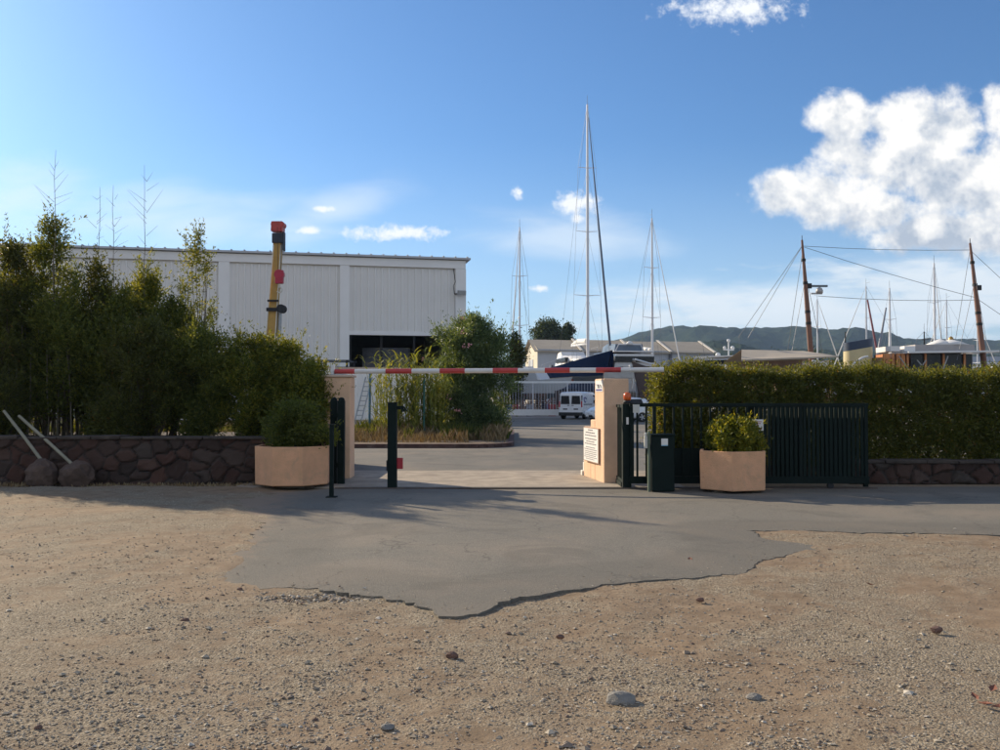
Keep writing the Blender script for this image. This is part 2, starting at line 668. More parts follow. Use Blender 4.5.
# ------------------------------------------------------------------ ground
def ground_mat():
    m = bpy.data.materials.new('dirt_and_gravel')
    m.use_nodes = True
    t = NT(m.node_tree)
    b = t.n['Principled BSDF']
    v = t.new('ShaderNodeTexCoord').outputs['Object']
    big = t.noise(v, 0.55, 6, 0.6, 0.3)
    mid = t.noise(v, 4.5, 6, 0.65)
    fine = t.noise(v, 55, 5, 0.7)
    earth = t.ramp(mid, [(0.3, (0.195, 0.138, 0.085)), (0.55, (0.275, 0.197, 0.125)), (0.75, (0.35, 0.26, 0.165))])
    vo = t.new('ShaderNodeTexVoronoi', feature='F1')
    t.link(v, vo.inputs['Vector']); vo.inputs['Scale'].default_value = 75
    grey = t.ramp(vo.outputs['Color'], [(0.1, (0.14, 0.112, 0.075)), (0.5, (0.275, 0.225, 0.155)), (0.9, (0.45, 0.385, 0.28))])
    cover = t.sstep(t.m('ADD', big, t.m('MULTIPLY', t.m('SUBTRACT', mid, 0.5), 0.5)), 0.40, 0.60)
    cover = t.m('MULTIPLY', cover, t.m('ADD', 0.35, t.m('MULTIPLY', fine, 0.9)), clamp=True)
    col = t.mix(cover, earth, grey)
    col = t.mix(t.m('MULTIPLY', t.sstep(fine, 0.58, 0.75), 0.45), col, (0.14, 0.10, 0.08))
    t.link(col, b.inputs['Base Color'])
    b.inputs['Roughness'].default_value = 0.92
    b.inputs['Specular IOR Level'].default_value = 0.25
    h = t.m('ADD', t.m('MULTIPLY', fine, 0.5), t.m('MULTIPLY', t.m('SUBTRACT', 1.0, vo.outputs['Distance']), t.m('MULTIPLY', cover, 0.9)))
    h = t.m('ADD', h, t.m('MULTIPLY', t.noise(v, 18, 4, 0.6), 0.6))
    bn = t.new('ShaderNodeBump')
    bn.inputs['Strength'].default_value = 0.8
    bn.inputs['Distance'].default_value = 0.013
    t.link(h, bn.inputs['Height']); t.link(bn.outputs[0], b.inputs['Normal'])
    return m


def asphalt_mat(name, base, dust=0.25, scale=1.0):
    m = bpy.data.materials.new(name)
    m.use_nodes = True
    t = NT(m.node_tree)
    b = t.n['Principled BSDF']
    v = t.new('ShaderNodeTexCoord').outputs['Object']
    fine = t.noise(v, 90 * scale, 4, 0.75)
    vo = t.new('ShaderNodeTexVoronoi', feature='F1')
    t.link(v, vo.inputs['Vector']); vo.inputs['Scale'].default_value = 110 * scale
    agg = t.ramp(vo.outputs['Color'], [(0.15, tuple(c * 0.62 for c in base)), (0.55, base), (0.95, tuple(min(1, c * 1.6) for c in base))])
    big = t.noise(v, 0.5, 7, 0.62, 0.5)
    col = t.mix(0.5, agg, t.ramp(fine, [(0.3, tuple(c * 0.75 for c in base)), (0.7, tuple(c * 1.2 for c in base))]))
    col = t.mix(t.m('MULTIPLY', t.sstep(big, 0.42, 0.68), dust), col, (0.34, 0.27, 0.20))
    # tyre-worn darker patches
    w2 = t.noise(v, 0.9, 5, 0.6, 0.8)
    col = t.mix(t.m('MULTIPLY', t.sstep(w2, 0.52, 0.66), 0.38), col, tuple(c * 0.55 for c in base))
    # hairline cracks and an older, darker patch
    nd = t.new('ShaderNodeTexNoise'); t.link(v, nd.inputs['Vector']); nd.inputs['Scale'].default_value = 1.3; nd.inputs['Detail'].default_value = 5
    wv = t.new('ShaderNodeVectorMath', operation='ADD'); t.link(v, wv.inputs[0])
    sc_ = t.new('ShaderNodeVectorMath', operation='SCALE'); t.link(nd.outputs['Color'], sc_.inputs[0]); sc_.inputs['Scale'].default_value = 0.9
    t.link(sc_.outputs[0], wv.inputs[1])
    ck = t.new('ShaderNodeTexVoronoi', feature='DISTANCE_TO_EDGE'); t.link(wv.outputs[0], ck.inputs['Vector']); ck.inputs['Scale'].default_value = 0.75
    crack = t.m('MULTIPLY', t.sstep(ck.outputs['Distance'], 0.010, 0.002), t.sstep(t.noise(v, 0.7, 3, 0.5), 0.46, 0.58))
    col = t.mix(t.m('MULTIPLY', crack, 0.4), col, (0.05, 0.045, 0.04))
    # the thin dusty rim where dirt has blown over the edge
    at_ = t.new('ShaderNodeAttribute'); at_.attribute_name = 'dust'
    # older, darker strip of asphalt along the broken edge
    col = t.mix(t.m('MULTIPLY', t.sstep(at_.outputs['Fac'], 0.004, 0.03), 0.30), col, tuple(c * 0.5 for c in base))
    rim = t.m('ADD', t.m('MULTIPLY', at_.outputs['Fac'], 1.6), t.m('MULTIPLY', t.m('SUBTRACT', t.noise(v, 5, 6, 0.7), 0.5), 1.1))
    rim = t.m('MULTIPLY', t.sstep(rim, 0.42, 1.0), t.m('GREATER_THAN', at_.outputs['Fac'], 0.01))
    col = t.mix(rim, col, (0.28, 0.205, 0.142))
    t.link(col, b.inputs['Base Color'])
    b.inputs['Roughness'].default_value = 0.85
    b.inputs['Specular IOR Level'].default_value = 0.3
    bn = t.new('ShaderNodeBump')
    bn.inputs['Strength'].default_value = 0.4
    bn.inputs['Distance'].default_value = 0.012
    t.link(t.m('ADD', fine, vo.outputs['Distance']), bn.inputs['Height']); t.link(bn.outputs[0], b.inputs['Normal'])
    return m


def pts_in_poly(x, y, poly):
    ins = np.zeros(x.shape, bool)
    n = len(poly)
    for i in range(n):
        x0, y0 = poly[i]; x1, y1 = poly[(i + 1) % n]
        c = ((y0 > y) != (y1 > y)) & (x < (x1 - x0) * (y - y0) / (y1 - y0 + 1e-12) + x0)
        ins ^= c
    return ins


def rough_poly(pts, step=0.08, amp=0.05, seed=3, fixed=()):
    rr = random.Random(seed)
    out = []
    n = len(pts)
    for i in range(n):
        a = Vector(pts[i]); b = Vector(pts[(i + 1) % n])
        L = (b - a).length
        k = max(1, int(L / step)) if i not in fixed else 1
        nrm = Vector((-(b - a).y, (b - a).x)).normalized()
        for j in range(k):
            p = a.lerp(b, j / k)
            if i not in fixed:
                p = p + nrm * (rr.gauss(0, amp) * 0.55 + amp * 1.1 * math.sin((j * step) * 3.1 + i) + amp * 0.6 * math.sin(j * step * 9.7 + i * 2))
            out.append((p.x, p.y))
    return out


# the outline of the broken asphalt in front of the gate, read off the ground plane
apron_px = [(150, 499), (215, 510), (262, 524), (250, 545), (225, 566), (212, 582), (262, 588), (300, 589), (330, 592), (385, 598), (420, 606),
            (452, 616), (478, 611), (510, 601), (560, 592), (640, 581), (700, 577), (744, 572),
            (746, 566), (790, 556), (822, 550), (812, 545), (765, 540), (745, 531), (790, 530), (860, 533), (930, 534), (1000, 536)]
apron = [tuple(gp(x, y).xy) for x, y in apron_px] + [(12.5, 9.3), (30, 7.5), (30, 15.6), (-2.6, 15.6), (-3.4, 14.9)]
NF = len(apron_px)
APRON = rough_poly(apron, 0.05, 0.034, 5, fixed=(NF, NF + 1, NF + 2, NF + 3))


def build_ground():
    xs = np.concatenate([-np.geomspace(6000, 13, 22), np.arange(-12.6, 12.61, 0.075), np.geomspace(13, 6000, 22)])
    ys = np.concatenate([-np.geomspace(400, 1.0, 8), np.arange(1.1, 15.6, 0.065), np.geomspace(15.8, 9000, 40)])
    Xg, Yg = np.meshgrid(xs, ys, indexing='ij')
    near = ((np.abs(Xg) < 12.6) & (Yg > 1) & (Yg < 15.6)).astype(float)
    h = (vnoise(Xg + 50, Yg + 50, 0.6, 1) - 0.5) * 0.035 + (vnoise(Xg + 50, Yg + 50, 2.3, 2) - 0.5) * 0.022 \
        + (vnoise(Xg + 50, Yg + 50, 7.0, 3) - 0.5) * 0.012 + (vnoise(Xg + 50, Yg + 50, 13.0, 4) - 0.5) * 0.006
    ins = pts_in_poly(Xg, Yg, APRON)
    h0 = h - 0.010
    # the asphalt fades out under blown dirt on the left: let the dirt run up over it there
    left = np.clip((-1.9 - Xg - 0.10 * (Yg - 8)) / 1.5, 0, 1)
    rimd = np.full(Xg.shape, 9.0)
    Pp = np.array(APRON)
    sel = near > 0
    q = np.stack([Xg[sel], Yg[sel]], -1)
    dmin = np.full(len(q), 9.0)
    for (px_, py_) in Pp[Pp[:, 1] < 15.7]:
        dmin = np.minimum(dmin, np.hypot(q[:, 0] - px_, q[:, 1] - py_))
    rimd[sel] = dmin
    cover = np.where(ins, np.clip(1 - rimd / 1.6, 0, 1) * left, left)
    deep = np.clip((rimd - 0.07) / 0.10, 0, 1) * (1 - np.clip(cover * 2.5, 0, 1))
    h = np.where(ins, h0 * 0.8 - 0.05 * deep + 0.038 * cover - 0.004, h0 + 0.022 * left) * near - 0.02 * (1 - near)
    # shallow pothole with loose stones at the asphalt's edge
    c = gp(312, 597)
    dpt = ((Xg - c.x) / 0.55) ** 2 + ((Yg - c.y) / 0.28) ** 2
    h -= 0.035 * np.exp(-dpt * 1.5) * near
    # no bumps poking through things beyond
    V = np.stack([Xg, Yg, h], -1).reshape(-1, 3)
    nx, ny = Xg.shape
    idx = np.arange(nx * ny).reshape(nx, ny)
    Fc = np.stack([idx[:-1, :-1], idx[1:, :-1], idx[1:, 1:], idx[:-1, 1:]], -1).reshape(-1, 4)
    o = np_mesh('ground', V, Fc, ground_mat(), None, True)
    tag(o, kind='structure')
    return o


build_ground()


def flat_sheet(name, poly, z, thick, m, grid=None, dustw=0.0, dust_fixed=None, sub=0.18):
    """surface with a real broken rim: a fine grid clipped to the polygon would alias, so triangulate the polygon"""
    import bmesh
    from mathutils.geometry import delaunay_2d_cdt
    xs = [p[0] for p in poly]; ys = [p[1] for p in poly]
    inner = []
    rr = random.Random(2)
    gx = np.arange(min(xs), max(xs), sub); gy = np.arange(min(ys), max(ys), sub)
    if len(gx) * len(gy) > 60000:
        gx = gx[gx < 9]
    A, B = np.meshgrid(gx, gy, indexing='ij')
    A = A + RNG.uniform(-sub * 0.2, sub * 0.2, A.shape); B = B + RNG.uniform(-sub * 0.2, sub * 0.2, B.shape)
    ok = pts_in_poly(A, B, poly)
    pts = np.stack([A[ok], B[ok]], -1)
    P = np.array(poly)
    # distance to rim
    def rim_dist(q):
        a = P; b = np.roll(P, -1, 0)
        d = np.full(len(q), 1e9)
        for i in range(len(P)):
            if dust_fixed and i in dust_fixed: continue
            ab = b[i] - a[i]
            t = np.clip(((q - a[i]) @ ab) / (ab @ ab + 1e-12), 0, 1)
            d = np.minimum(d, np.linalg.norm(q - (a[i] + t[:, None] * ab), axis=1))
        return d
    keep = rim_dist(pts) > sub * 0.35
    pts = pts[keep]
    allp = [Vector(p) for p in poly] + [Vector(p) for p in pts]
    n = len(poly)
    vs, es, fs, _, _, _ = delaunay_2d_cdt(allp, [(i, (i + 1) % n) for i in range(n)], [], 1, 1e-5)
    mb = MB()
    q = np.array([(v.x, v.y) for v in vs])
    hh = (vnoise(q[:, 0] + 50, q[:, 1] + 50, 0.5, 9) - 0.5) * 0.02 if dustw else np.zeros(len(q))
    mb.add([(v.x, v.y, z + hh[i]) for i, v in enumerate(vs)], [tuple(f) for f in fs], True)
    rim = {}
    for f in fs:
        for i in range(len(f)):
            e = (f[i], f[(i + 1) % len(f)])
            rim[e] = rim.get(e, 0) + 1
    for (a, b_) in list(rim):
        if (b_, a) not in rim:
            mb.add([(vs[a].x, vs[a].y, z + hh[a]), (vs[b_].x, vs[b_].y, z + hh[b_]), (vs[b_].x, vs[b_].y, z - thick), (vs[a].x, vs[a].y, z - thick)],
                   [(0, 3, 2, 1)])
    o = mb.build(name, m)
    tag(o, kind='structure')
    if dustw:
        d = rim_dist(np.array([(v[0], v[1]) for v in mb.v]))
        att = o.data.attributes.new('dust', 'FLOAT', 'POINT')
        att.data.foreach_set('value', np.exp(-d / dustw).astype(np.float32))
    return o


asph = asphalt_mat('worn_asphalt', (0.200, 0.183, 0.150), 0.36)
asph2 = asphalt_mat('yard_asphalt', (0.18, 0.168, 0.145), 0.35)
o = flat_sheet('road', APRON, 0.008, 0.07, asph, dustw=0.22)
# second, softer rim on the left, where the asphalt fades away under the dirt
att = o.data.attributes['dust']
vals = np.zeros(len(o.data.vertices), np.float32); att.data.foreach_get('value', vals)
co = np.zeros(len(o.data.vertices) * 3, np.float32); o.data.vertices.foreach_get('co', co); co = co.reshape(-1, 3)
lx = np.clip((-1.75 - co[:, 0] - 0.12 * (co[:, 1] - 8)) / 1.8, 0, 1)
vals = np.maximum(np.minimum(vals, 0.22), lx * 0.95)
att.data.foreach_set('value', vals)

# gateway strip of dusty concrete, the inner road, the yard
conc = mat('dusty_concrete', (0.36, 0.30, 0.23), 0.9, 0.25, 2.5, 0.5, 60, stain=0.35, stain_col=(0.2, 0.16, 0.12))
mb = MB(); mb.box2((-4.6, 15.602, -0.06), (3.2, 19.0, 0.012)); tag(mb.build('gateway_paving', conc), kind='structure')
road_poly = [(-40, 19.002), (30, 19.002), (30, 62), (0.8, 62), (0.5, 36), (0.2, 28.5), (-0.6, 27.0), (-40, 27.0)]
flat_sheet('inner_road', road_poly, 0.008, 0.06, asph2, sub=2.0)
yardm = mat('yard_gravel', (0.30, 0.27, 0.235), 0.95, 0.2, 0.4, 0.4, 30)
mb = MB(); mb.box2((-160, 62.002, -0.06), (240, 300, 0.010)); tag(mb.build('boatyard_ground', yardm), kind='structure')

# kerb and planting island with dry soil
kerbm = mat('red_kerb', (0.10, 0.055, 0.045), 0.85, 0.3, 5, 0.4, 50, stain=0.5, stain_col=(0.25, 0.2, 0.16))
isl = [(-16.5, 27.25)] + [(-0.9 + 1.15 * math.sin(a), 28.4 - 1.15 * math.cos(a)) for a in np.linspace(0, PI / 2, 7)] + [(0.40, 38), (-16.5, 38)]
soil = mat('dry_soil', (0.20, 0.145, 0.095), 0.95, 0.3, 4, 0.8, 30, stain=0.4, stain_col=(0.30, 0.22, 0.12))
mb = MB(); mb.prism(isl, -0.05, 0.11); tag(mb.build('planting_island', soil), kind='structure')
kp = [(-16.5, 27.15)] + [(-0.9 + 1.25 * math.sin(a), 28.4 - 1.25 * math.cos(a)) for a in np.linspace(0, PI / 2, 9)] + [(0.50, 38)]
mb = MB()
for a, b in zip(kp[:-1], kp[1:]):
    mb.bar((a[0], a[1], 0.055), (b[0], b[1], 0.055), 0.19, 0.15)
tag(mb.build('kerb', kerbm), kind='structure')

# raised bed behind the left wall
bedm = mat('bed_soil', (0.075, 0.052, 0.036), 0.95, 0.35, 5, 0.8, 30)
mb = MB(); mb.box2((-24, 16.72, -0.02), (-3.45, 20.9, 0.74)); tag(mb.build('planting_bed', bedm), kind='structure')
mb = MB(); mb.box2((3.1, 16.68, -0.02), (30, 18.4, 0.30)); tag(mb.build('hedge_bed', bedm), kind='structure')


# ------------------------------------------------------------------ rubble walls
def rubble_mat():
    m = bpy.data.materials.new('red_rubble_stone')
    m.use_nodes = True
    t = NT(m.node_tree)
    b = t.n['Principled BSDF']
    v = t.new('ShaderNodeTexCoord').outputs['Object']
    a = t.new('ShaderNodeAttribute'); a.attribute_name = 'stone'
    j = t.new('ShaderNodeAttribute'); j.attribute_name = 'joint'
    col = t.ramp(a.outputs['Fac'], [(0.0, (0.034, 0.020, 0.015)), (0.3, (0.085, 0.034, 0.022)), (0.55, (0.045, 0.032, 0.025)), (0.8, (0.115, 0.050, 0.032)), (1.0, (0.070, 0.055, 0.045))])
    col = t.mix(t.m('MULTIPLY', t.noise(v, 12, 6, 0.7), 0.6), col, (0.045, 0.034, 0.028))
    col = t.mix(j.outputs['Fac'], col, (0.035, 0.030, 0.026))
    t.link(col, b.inputs['Base Color'])
    b.inputs['Roughness'].default_value = 0.9
    bn = t.new('ShaderNodeBump'); bn.inputs['Strength'].default_value = 0.8; bn.inputs['Distance'].default_value = 0.02
    t.link(t.noise(v, 30, 6, 0.7), bn.inputs['Height']); t.link(bn.outputs[0], b.inputs['Normal'])
    return m


rubm = rubble_mat()


def rubble_face(x0, x1, z1, y, seed, cell=(0.38, 0.21), step=0.03):
    """front face of a wall with real raised stones; returns a mesh object"""
    xs = np.arange(x0, x1 + step, step); zs = np.linspace(0, z1, max(6, int(z1 / step)))
    Xg, Zg = np.meshgrid(xs, zs, indexing='ij')
    rs = np.random.default_rng(seed)
    cx, cz = [], []
    for i, zz in enumerate(np.arange(-0.1, z1 + 0.3, cell[1])):
        for xx in np.arange(x0 - 0.5, x1 + 0.5, cell[0]):
            cx.append(xx + rs.uniform(-0.17, 0.17) + (i % 2) * cell[0] / 2); cz.append(zz + rs.uniform(-0.09, 0.09))
    cx = np.array(cx); cz = np.array(cz); val = rs.random(len(cx)); tilt = rs.normal(0, 0.05, (len(cx), 2)); prot = rs.uniform(0.5, 1.4, len(cx))
    wx = Xg + (vnoise(Xg + 60, Zg + 9, 6, seed) - 0.5) * 0.09
    wz = Zg + (vnoise(Xg + 60, Zg + 9, 6, seed + 1) - 0.5) * 0.09
    fl = np.stack([wx.ravel(), wz.ravel()], -1)
    d = np.sqrt(((fl[:, 0][:, None] - cx) / 1.25) ** 2 + (fl[:, 1][:, None] - cz) ** 2)
    o2 = np.partition(d, 1, axis=1)[:, :2]; k = d.argmin(1)
    edge = (o2[:, 1] - o2[:, 0])
    j = np.clip(1 - edge / 0.035, 0, 1)
    rel = np.clip(edge / 0.07, 0, 1) ** 0.6
    dep = rel * 0.055 * prot[k] + tilt[k, 0] * (fl[:, 0] - cx[k]) + tilt[k, 1] * (fl[:, 1] - cz[k])
    dep += (vnoise(fl[:, 0] + 60, fl[:, 1] + 9, 14, seed + 2) - 0.5) * 0.02
    V = np.stack([Xg.ravel(), y - dep, Zg.ravel()], -1)
    nx, nz = Xg.shape
    idx = np.arange(nx * nz).reshape(nx, nz)
    Fc = np.stack([idx[:-1, :-1], idx[1:, :-1], idx[1:, 1:], idx[:-1, 1:]], -1).reshape(-1, 4)
    return V, Fc, val[k], j


def rubble_wall(label, x0, x1, y, z1, seed, cap_m, cat='stone wall'):
    root = empty('stone_wall', label, cat)
    V, Fc, st, jt = rubble_face(x0, x1, z1, y, seed)
    o = np_mesh('stone_facing', V, Fc, rubm, root, False)
    a = o.data.attributes.new('stone', 'FLOAT', 'POINT'); a.data.foreach_set('value', st.astype(np.float32))
    a = o.data.attributes.new('joint', 'FLOAT', 'POINT'); a.data.foreach_set('value', jt.astype(np.float32))
    mb = MB(); mb.box2((x0, y + 0.03, -0.05), (x1, y + 0.38, z1)); mb.build('core', cap_m, root)
    mb = MB()
    x = x0
    rr = random.Random(seed)
    while x < x1:
        w = min(rr.uniform(0.35, 0.8), x1 - x)
        hh = rr.uniform(0.04, 0.065)
        mb.box((x + w / 2, y + 0.15 + rr.uniform(-0.015, 0.015), z1 + hh / 2 + 0.002), (w - 0.012, 0.46, hh), rr.uniform(-0.01, 0.01), 0, rr.uniform(-0.01, 0.01))
        x += w
    mb.build('coping', mat('dark_coping', (0.07, 0.055, 0.045), 0.9, 0.35, 5, 0.7, 30), root, bevel=0.012)
    return rebase(root, ((x0 + x1) / 2, y, 0))


rubble_wall('long low wall of dark red rubble stone under the tall bushes', -24, -3.12, 16.28, 0.80, 21, bark)
rubble_wall('low wall of reddish rubble stone below the clipped hedge', 6.35, 30, 16.35, 0.36, 33, bark)

# ------------------------------------------------------------------ gate pillars
peach = mat('peach_render', (0.76, 0.50, 0.32), 0.9, 0.10, 2.6, 0.5, 70, stain=0.55, stain_col=(0.42, 0.29, 0.21))
capm = mat('pale_mortar', (0.55, 0.43, 0.33), 0.9, 0.1, 4, 0.3, 60)
white_metal = mat('white_metal', (0.75, 0.75, 0.73), 0.45, 0.04, 6, stain=0.15, stain_col=(0.4, 0.36, 0.3))
grey_metal = mat('grey_metal', (0.38, 0.39, 0.39), 0.45, 0.15, 8, metal=0.4)
green_paint = mat('green_paint', (0.006, 0.014, 0.012), 0.75, 0.2, 4, 0.1, 60, spec=0.2, stain=0.3, stain_col=(0.025, 0.025, 0.02))
green_plain = mat('green_paint_plain', (0.006, 0.015, 0.012), 0.7, 0.2, 4, 0.1, 60, spec=0.2)  # nearly the same dark green as the frames, without stains
red_plastic = mat('red_plastic', (0.42, 0.02, 0.03), 0.4, 0.1, 6)
ink = mat('dark_ink', (0.16, 0.15, 0.17), 0.7, 0.05)
ink_blue = mat('blue_ink', (0.06, 0.05, 0.22), 0.6, 0.05)
plate_white = mat('white_plate', (0.78, 0.76, 0.72), 0.5, 0.03)
black_rub = mat('black_rubber', (0.015, 0.015, 0.016), 0.7, 0.2)

# left pillar
p = empty('gate_pillar', 'peach rendered gate pillar beside the dark green gate guides, half hidden by bushes', 'pillar')
mb = MB(); mb.box2((-3.36, 17.2, -0.1), (-2.86, 17.72, 1.94)); mb.build('shaft', peach, p, bevel=0.015)
mb = MB(); mb.box2((-3.40, 17.16, 1.942), (-2.83, 17.76, 1.985)); mb.build('cap', capm, p, bevel=0.012)
mb = MB(); mb.box2((-3.28, 17.30, 1.985), (-2.98, 17.55, 2.0)); mb.build('bearing_plate', grey_metal, p)
rebase(p, (-3.1, 17.45, 0))

# right pillar with its stepped wing; the sunny face looks to the left
p = empty('gate_pillar', 'peach rendered gate pillar with stepped wing carrying the notice board', 'pillar')
A = Vector((1.88, 16.30)); B = Vector((1.79, 17.0)); C = Vector((1.66, 17.85))
n1 = Vector((0.99, 0.13)).normalized()
mb = MB()
mb.prism([tuple(A), tuple(A + Vector((0.46, 0.03))), tuple(B + Vector((0.46, 0.03))), tuple(B)], -0.1, 1.90)
mb.build('shaft', peach, p, bevel=0.02)
mb = MB()
D1 = B.lerp(C, 0.38)
off = Vector((0.30, 0.04))
mb.prism([tuple(B + Vector((-0.001, 0.002))), tuple(B + off), tuple(D1 + off), tuple(D1)], -0.1, 1.13)
mb.prism([tuple(D1 + Vector((0, 0.002))), tuple(D1 + off + Vector((0, 0.002))), tuple(C + off), tuple(C)], -0.1, 0.98)
mb.build('wing', peach, p, bevel=0.02)
mb = MB(); mb.box2((1.62, 17.86, 0), (1.82, 18.10, 0.10)); mb.box2((1.66, 17.88, 0.10), (1.78, 18.05, 0.26)); mb.lathe((1.72, 17.96, 0.26), [(0.05, 0), (0.06, 0.04), (0.03, 0.1)], 10)
mb.build('guard_stone', mat('white_stone', (0.72, 0.68, 0.6), 0.8, 0.08), p, bevel=0.015)
rebase(p, (1.95, 16.7, 0))

# notice board on the wing: a white slab with rows of dark printed words
root = empty('notice_board', 'white notice board with rows of small dark print on the right pillar wing', 'notice')
s0 = Vector((1.875, 16.38)); s1 = Vector((1.735, 17.42))
dirv = (s1 - s0).normalized(); nout = Vector((-dirv.y, dirv.x))
if nout.x > 0: nout = -nout


def wing_pt(s, z, k):
    """point along the sunny face: s metres from the pillar's front corner"""
    if s < 0.706:
        q = A + (B - A).normalized() * s; nn = Vector((-(B - A).normalized().y, (B - A).normalized().x))
    else:
        q = B + (C - B).normalized() * (s - 0.706); nn = Vector((-(C - B).normalized().y, (C - B).normalized().x))
    if nn.x > 0: nn = -nn
    q = q + nn * k
    return Vector((q.x, q.y, z))


a0 = wing_pt(0.28, 0, 0.006); a1 = wing_pt(1.34, 0, 0.030)
dd = (a1 - a0).normalized(); nn = Vector((dd.y, -dd.x, 0))
if nn.x > 0: nn = -nn
a0 = a0 + nn * 0.03; a1 = a1 + nn * 0.03
z0, z1 = 0.33, 0.98
mb = MB(); mb.extrude([a0 + Vector((0, 0, z0)), a1 + Vector((0, 0, z0)), a1 + Vector((0, 0, z1)), a0 + Vector((0, 0, z1))], nn * -0.05)
mb.build('backing', mat('brown_edge', (0.38, 0.24, 0.16), 0.8, 0.1), root)
mb = MB()
b0 = a0 + dd * 0.02 + nn * 0.003; b1 = a1 - dd * 0.02 + nn * 0.003
mb.extrude([b0 + Vector((0, 0, z0 + .015)), b1 + Vector((0, 0, z0 + .015)), b1 + Vector((0, 0, z1 - .015)), b0 + Vector((0, 0, z1 - .015))], nn * -0.006)
mb.build('panel', plate_white, root)
mb = MB()
rr = random.Random(4)
L = (b1 - b0).length
rows = [(0.925, 0.30, 0.035), (0.875, 0.55, 0.035), (0.825, 0.75, 0.03), (0.76, 0.8, 0.03), (0.71, 0.5, 0.028), (0.665, 0.75, 0.028),
        (0.60, 0.6, 0.024), (0.56, 0.85, 0.024), (0.52, 0.8, 0.02), (0.485, 0.85, 0.02), (0.45, 0.7, 0.02), (0.415, 0.85, 0.02), (0.38, 0.5, 0.02)]
for z, frac, hh in rows:
    s = L * (1 - frac) / 2; hh *= 0.55
    while s < L * (1 + frac) / 2:
        w = rr.uniform(0.03, 0.12)
        q0 = b0 + dd * s + nn * 0.004; q1 = b0 + dd * min(s + w, L * 0.97) + nn * 0.004
        mb.extrude([q0 + Vector((0, 0, z)), q1 + Vector((0, 0, z)), q1 + Vector((0, 0, z + hh)), q0 + Vector((0, 0, z + hh))], nn * -0.002)
        s += w + 0.025
mb.build('print', ink, root)
rebase(root, (a0 + a1) / 2 + Vector((0, 0, z0)))


def text_mesh(name, s, size, m, parent, origin, xdir, updir=(0, 0, 1), ext=0.002):
    cu = bpy.data.curves.new(name, 'FONT')
    cu.body = s; cu.size = size; cu.extrude = ext; cu.align_x = 'CENTER'; cu.align_y = 'CENTER'; cu.offset = size * 0.06
    o = bpy.data.objects.new(name, cu)
    COL.objects.link(o)
    bpy.context.view_layer.update()
    me = bpy.data.meshes.new_from_object(o)
    bpy.data.objects.remove(o)
    xd = Vector(xdir).normalized(); ud = Vector(updir).normalized(); zd = xd.cross(ud)
    M = Matrix((xd, ud, zd)).transposed().to_4x4(); M.translation = Vector(origin)
    me.transform(M)
    me.materials.clear(); me.materials.append(m)
    ob = bpy.data.objects.new(name, me)
    COL.objects.link(ob); ob.parent = parent
    return ob


root = empty('house_number', 'small white number plate 31 with a dark bar high on the right pillar', 'number plate')
q0 = wing_pt(0.06, 1.66, 0.008); q1 = wing_pt(0.62, 1.66, 0.008); nn = Vector(((q1 - q0).y, -(q1 - q0).x, 0)).normalized()
if nn.x > 0: nn = -nn
up = Vector((0, 0, 0.21))
mb = MB(); mb.extrude([q0, q1, q1 + up, q0 + up], nn * -0.008); mb.build('plate', plate_white, root)
mb = MB(); e = nn * 0.002; mb.extrude([q0.lerp(q1, .08) + e + Vector((0, 0, .015)), q0.lerp(q1, .92) + e + Vector((0, 0, .015)), q0.lerp(q1, .92) + e + Vector((0, 0, .05)), q0.lerp(q1, .08) + e + Vector((0, 0, .05))], nn * -0.002)
mb.build('bar', ink_blue, root)
ob = text_mesh('digits', '31', 0.19, ink_blue, root, (0, 0, 0), (1, 0, 0))
M = Matrix(((q0 - q1).normalized(), Vector((0, 0, 1)), nn)).transposed().to_4x4()
# stretched lettering, as wide as the plate
S = Matrix.Diagonal((2.0, 1, 1, 1))
ob.data.transform(M @ S); ob.data.transform(Matrix.Translation((q0 + q1) / 2 + Vector((0, 0, 0.13)) + nn * 0.003))
rebase(root, (q0 + q1) / 2)

# ------------------------------------------------------------------ height barrier
root = empty('barrier', 'red and white striped height barrier laid across the gateway on both pillars', 'barrier')
E0 = Vector((-3.20, 17.42, 2.055)); E1 = Vector((1.90, 16.62, 2.060)); dv = (E1 - E0).normalized()


def arm_at(px):
    u = (px - 500) / F
    t = (u * E0.y - E0.x) / (dv.x - u * dv.y)
    return E0 + dv * t


whitep = mat('arm_white', (0.72, 0.70, 0.66), 0.4, 0.05, 6, stain=0.25, stain_col=(0.5, 0.45, 0.38))
redp = mat('arm_red', (0.50, 0.055, 0.05), 0.4, 0.12, 6, stain=0.25, stain_col=(0.4, 0.1, 0.08))
mb = MB(); mb.tube([arm_at(331), arm_at(664)], 0.045, 20); mb.build('arm', whitep, root)
for a, b in ((335, 355), (386, 412), (440, 465), (493, 518), (545, 570), (596, 621)):
    mb = MB(); mb.tube([arm_at(a), arm_at(b)], 0.0475, 20); mb.build('red_band', redp, root)
mb = MB()
q = arm_at(333)
mb.box((q.x, q.y - 0.07, q.z + 0.02), (0.05, 0.03, 0.26)); mb.box((q.x, q.y + 0.07, q.z + 0.02), (0.05, 0.03, 0.26)); mb.tube([(q.x, q.y - 0.1, q.z), (q.x, q.y + 0.1, q.z)], 0.015, 8)
mb.build('pivot_bracket', white_metal, root)
mb = MB()
q0 = arm_at(604); q1 = arm_at(632)
mb.bar((q0.x, q0.y, 1.945), (q1.x, q1.y, 1.945), 0.20, 0.085)
mb.bar((q0.x, q0.y - 0.11, 1.965), (q1.x, q1.y - 0.11, 1.965), 0.012, 0.10)
mb.bar((q0.x, q0.y + 0.11, 1.965), (q1.x, q1.y + 0.11, 1.965), 0.012, 0.10)
mb.build('rest_channel', grey_metal, root)
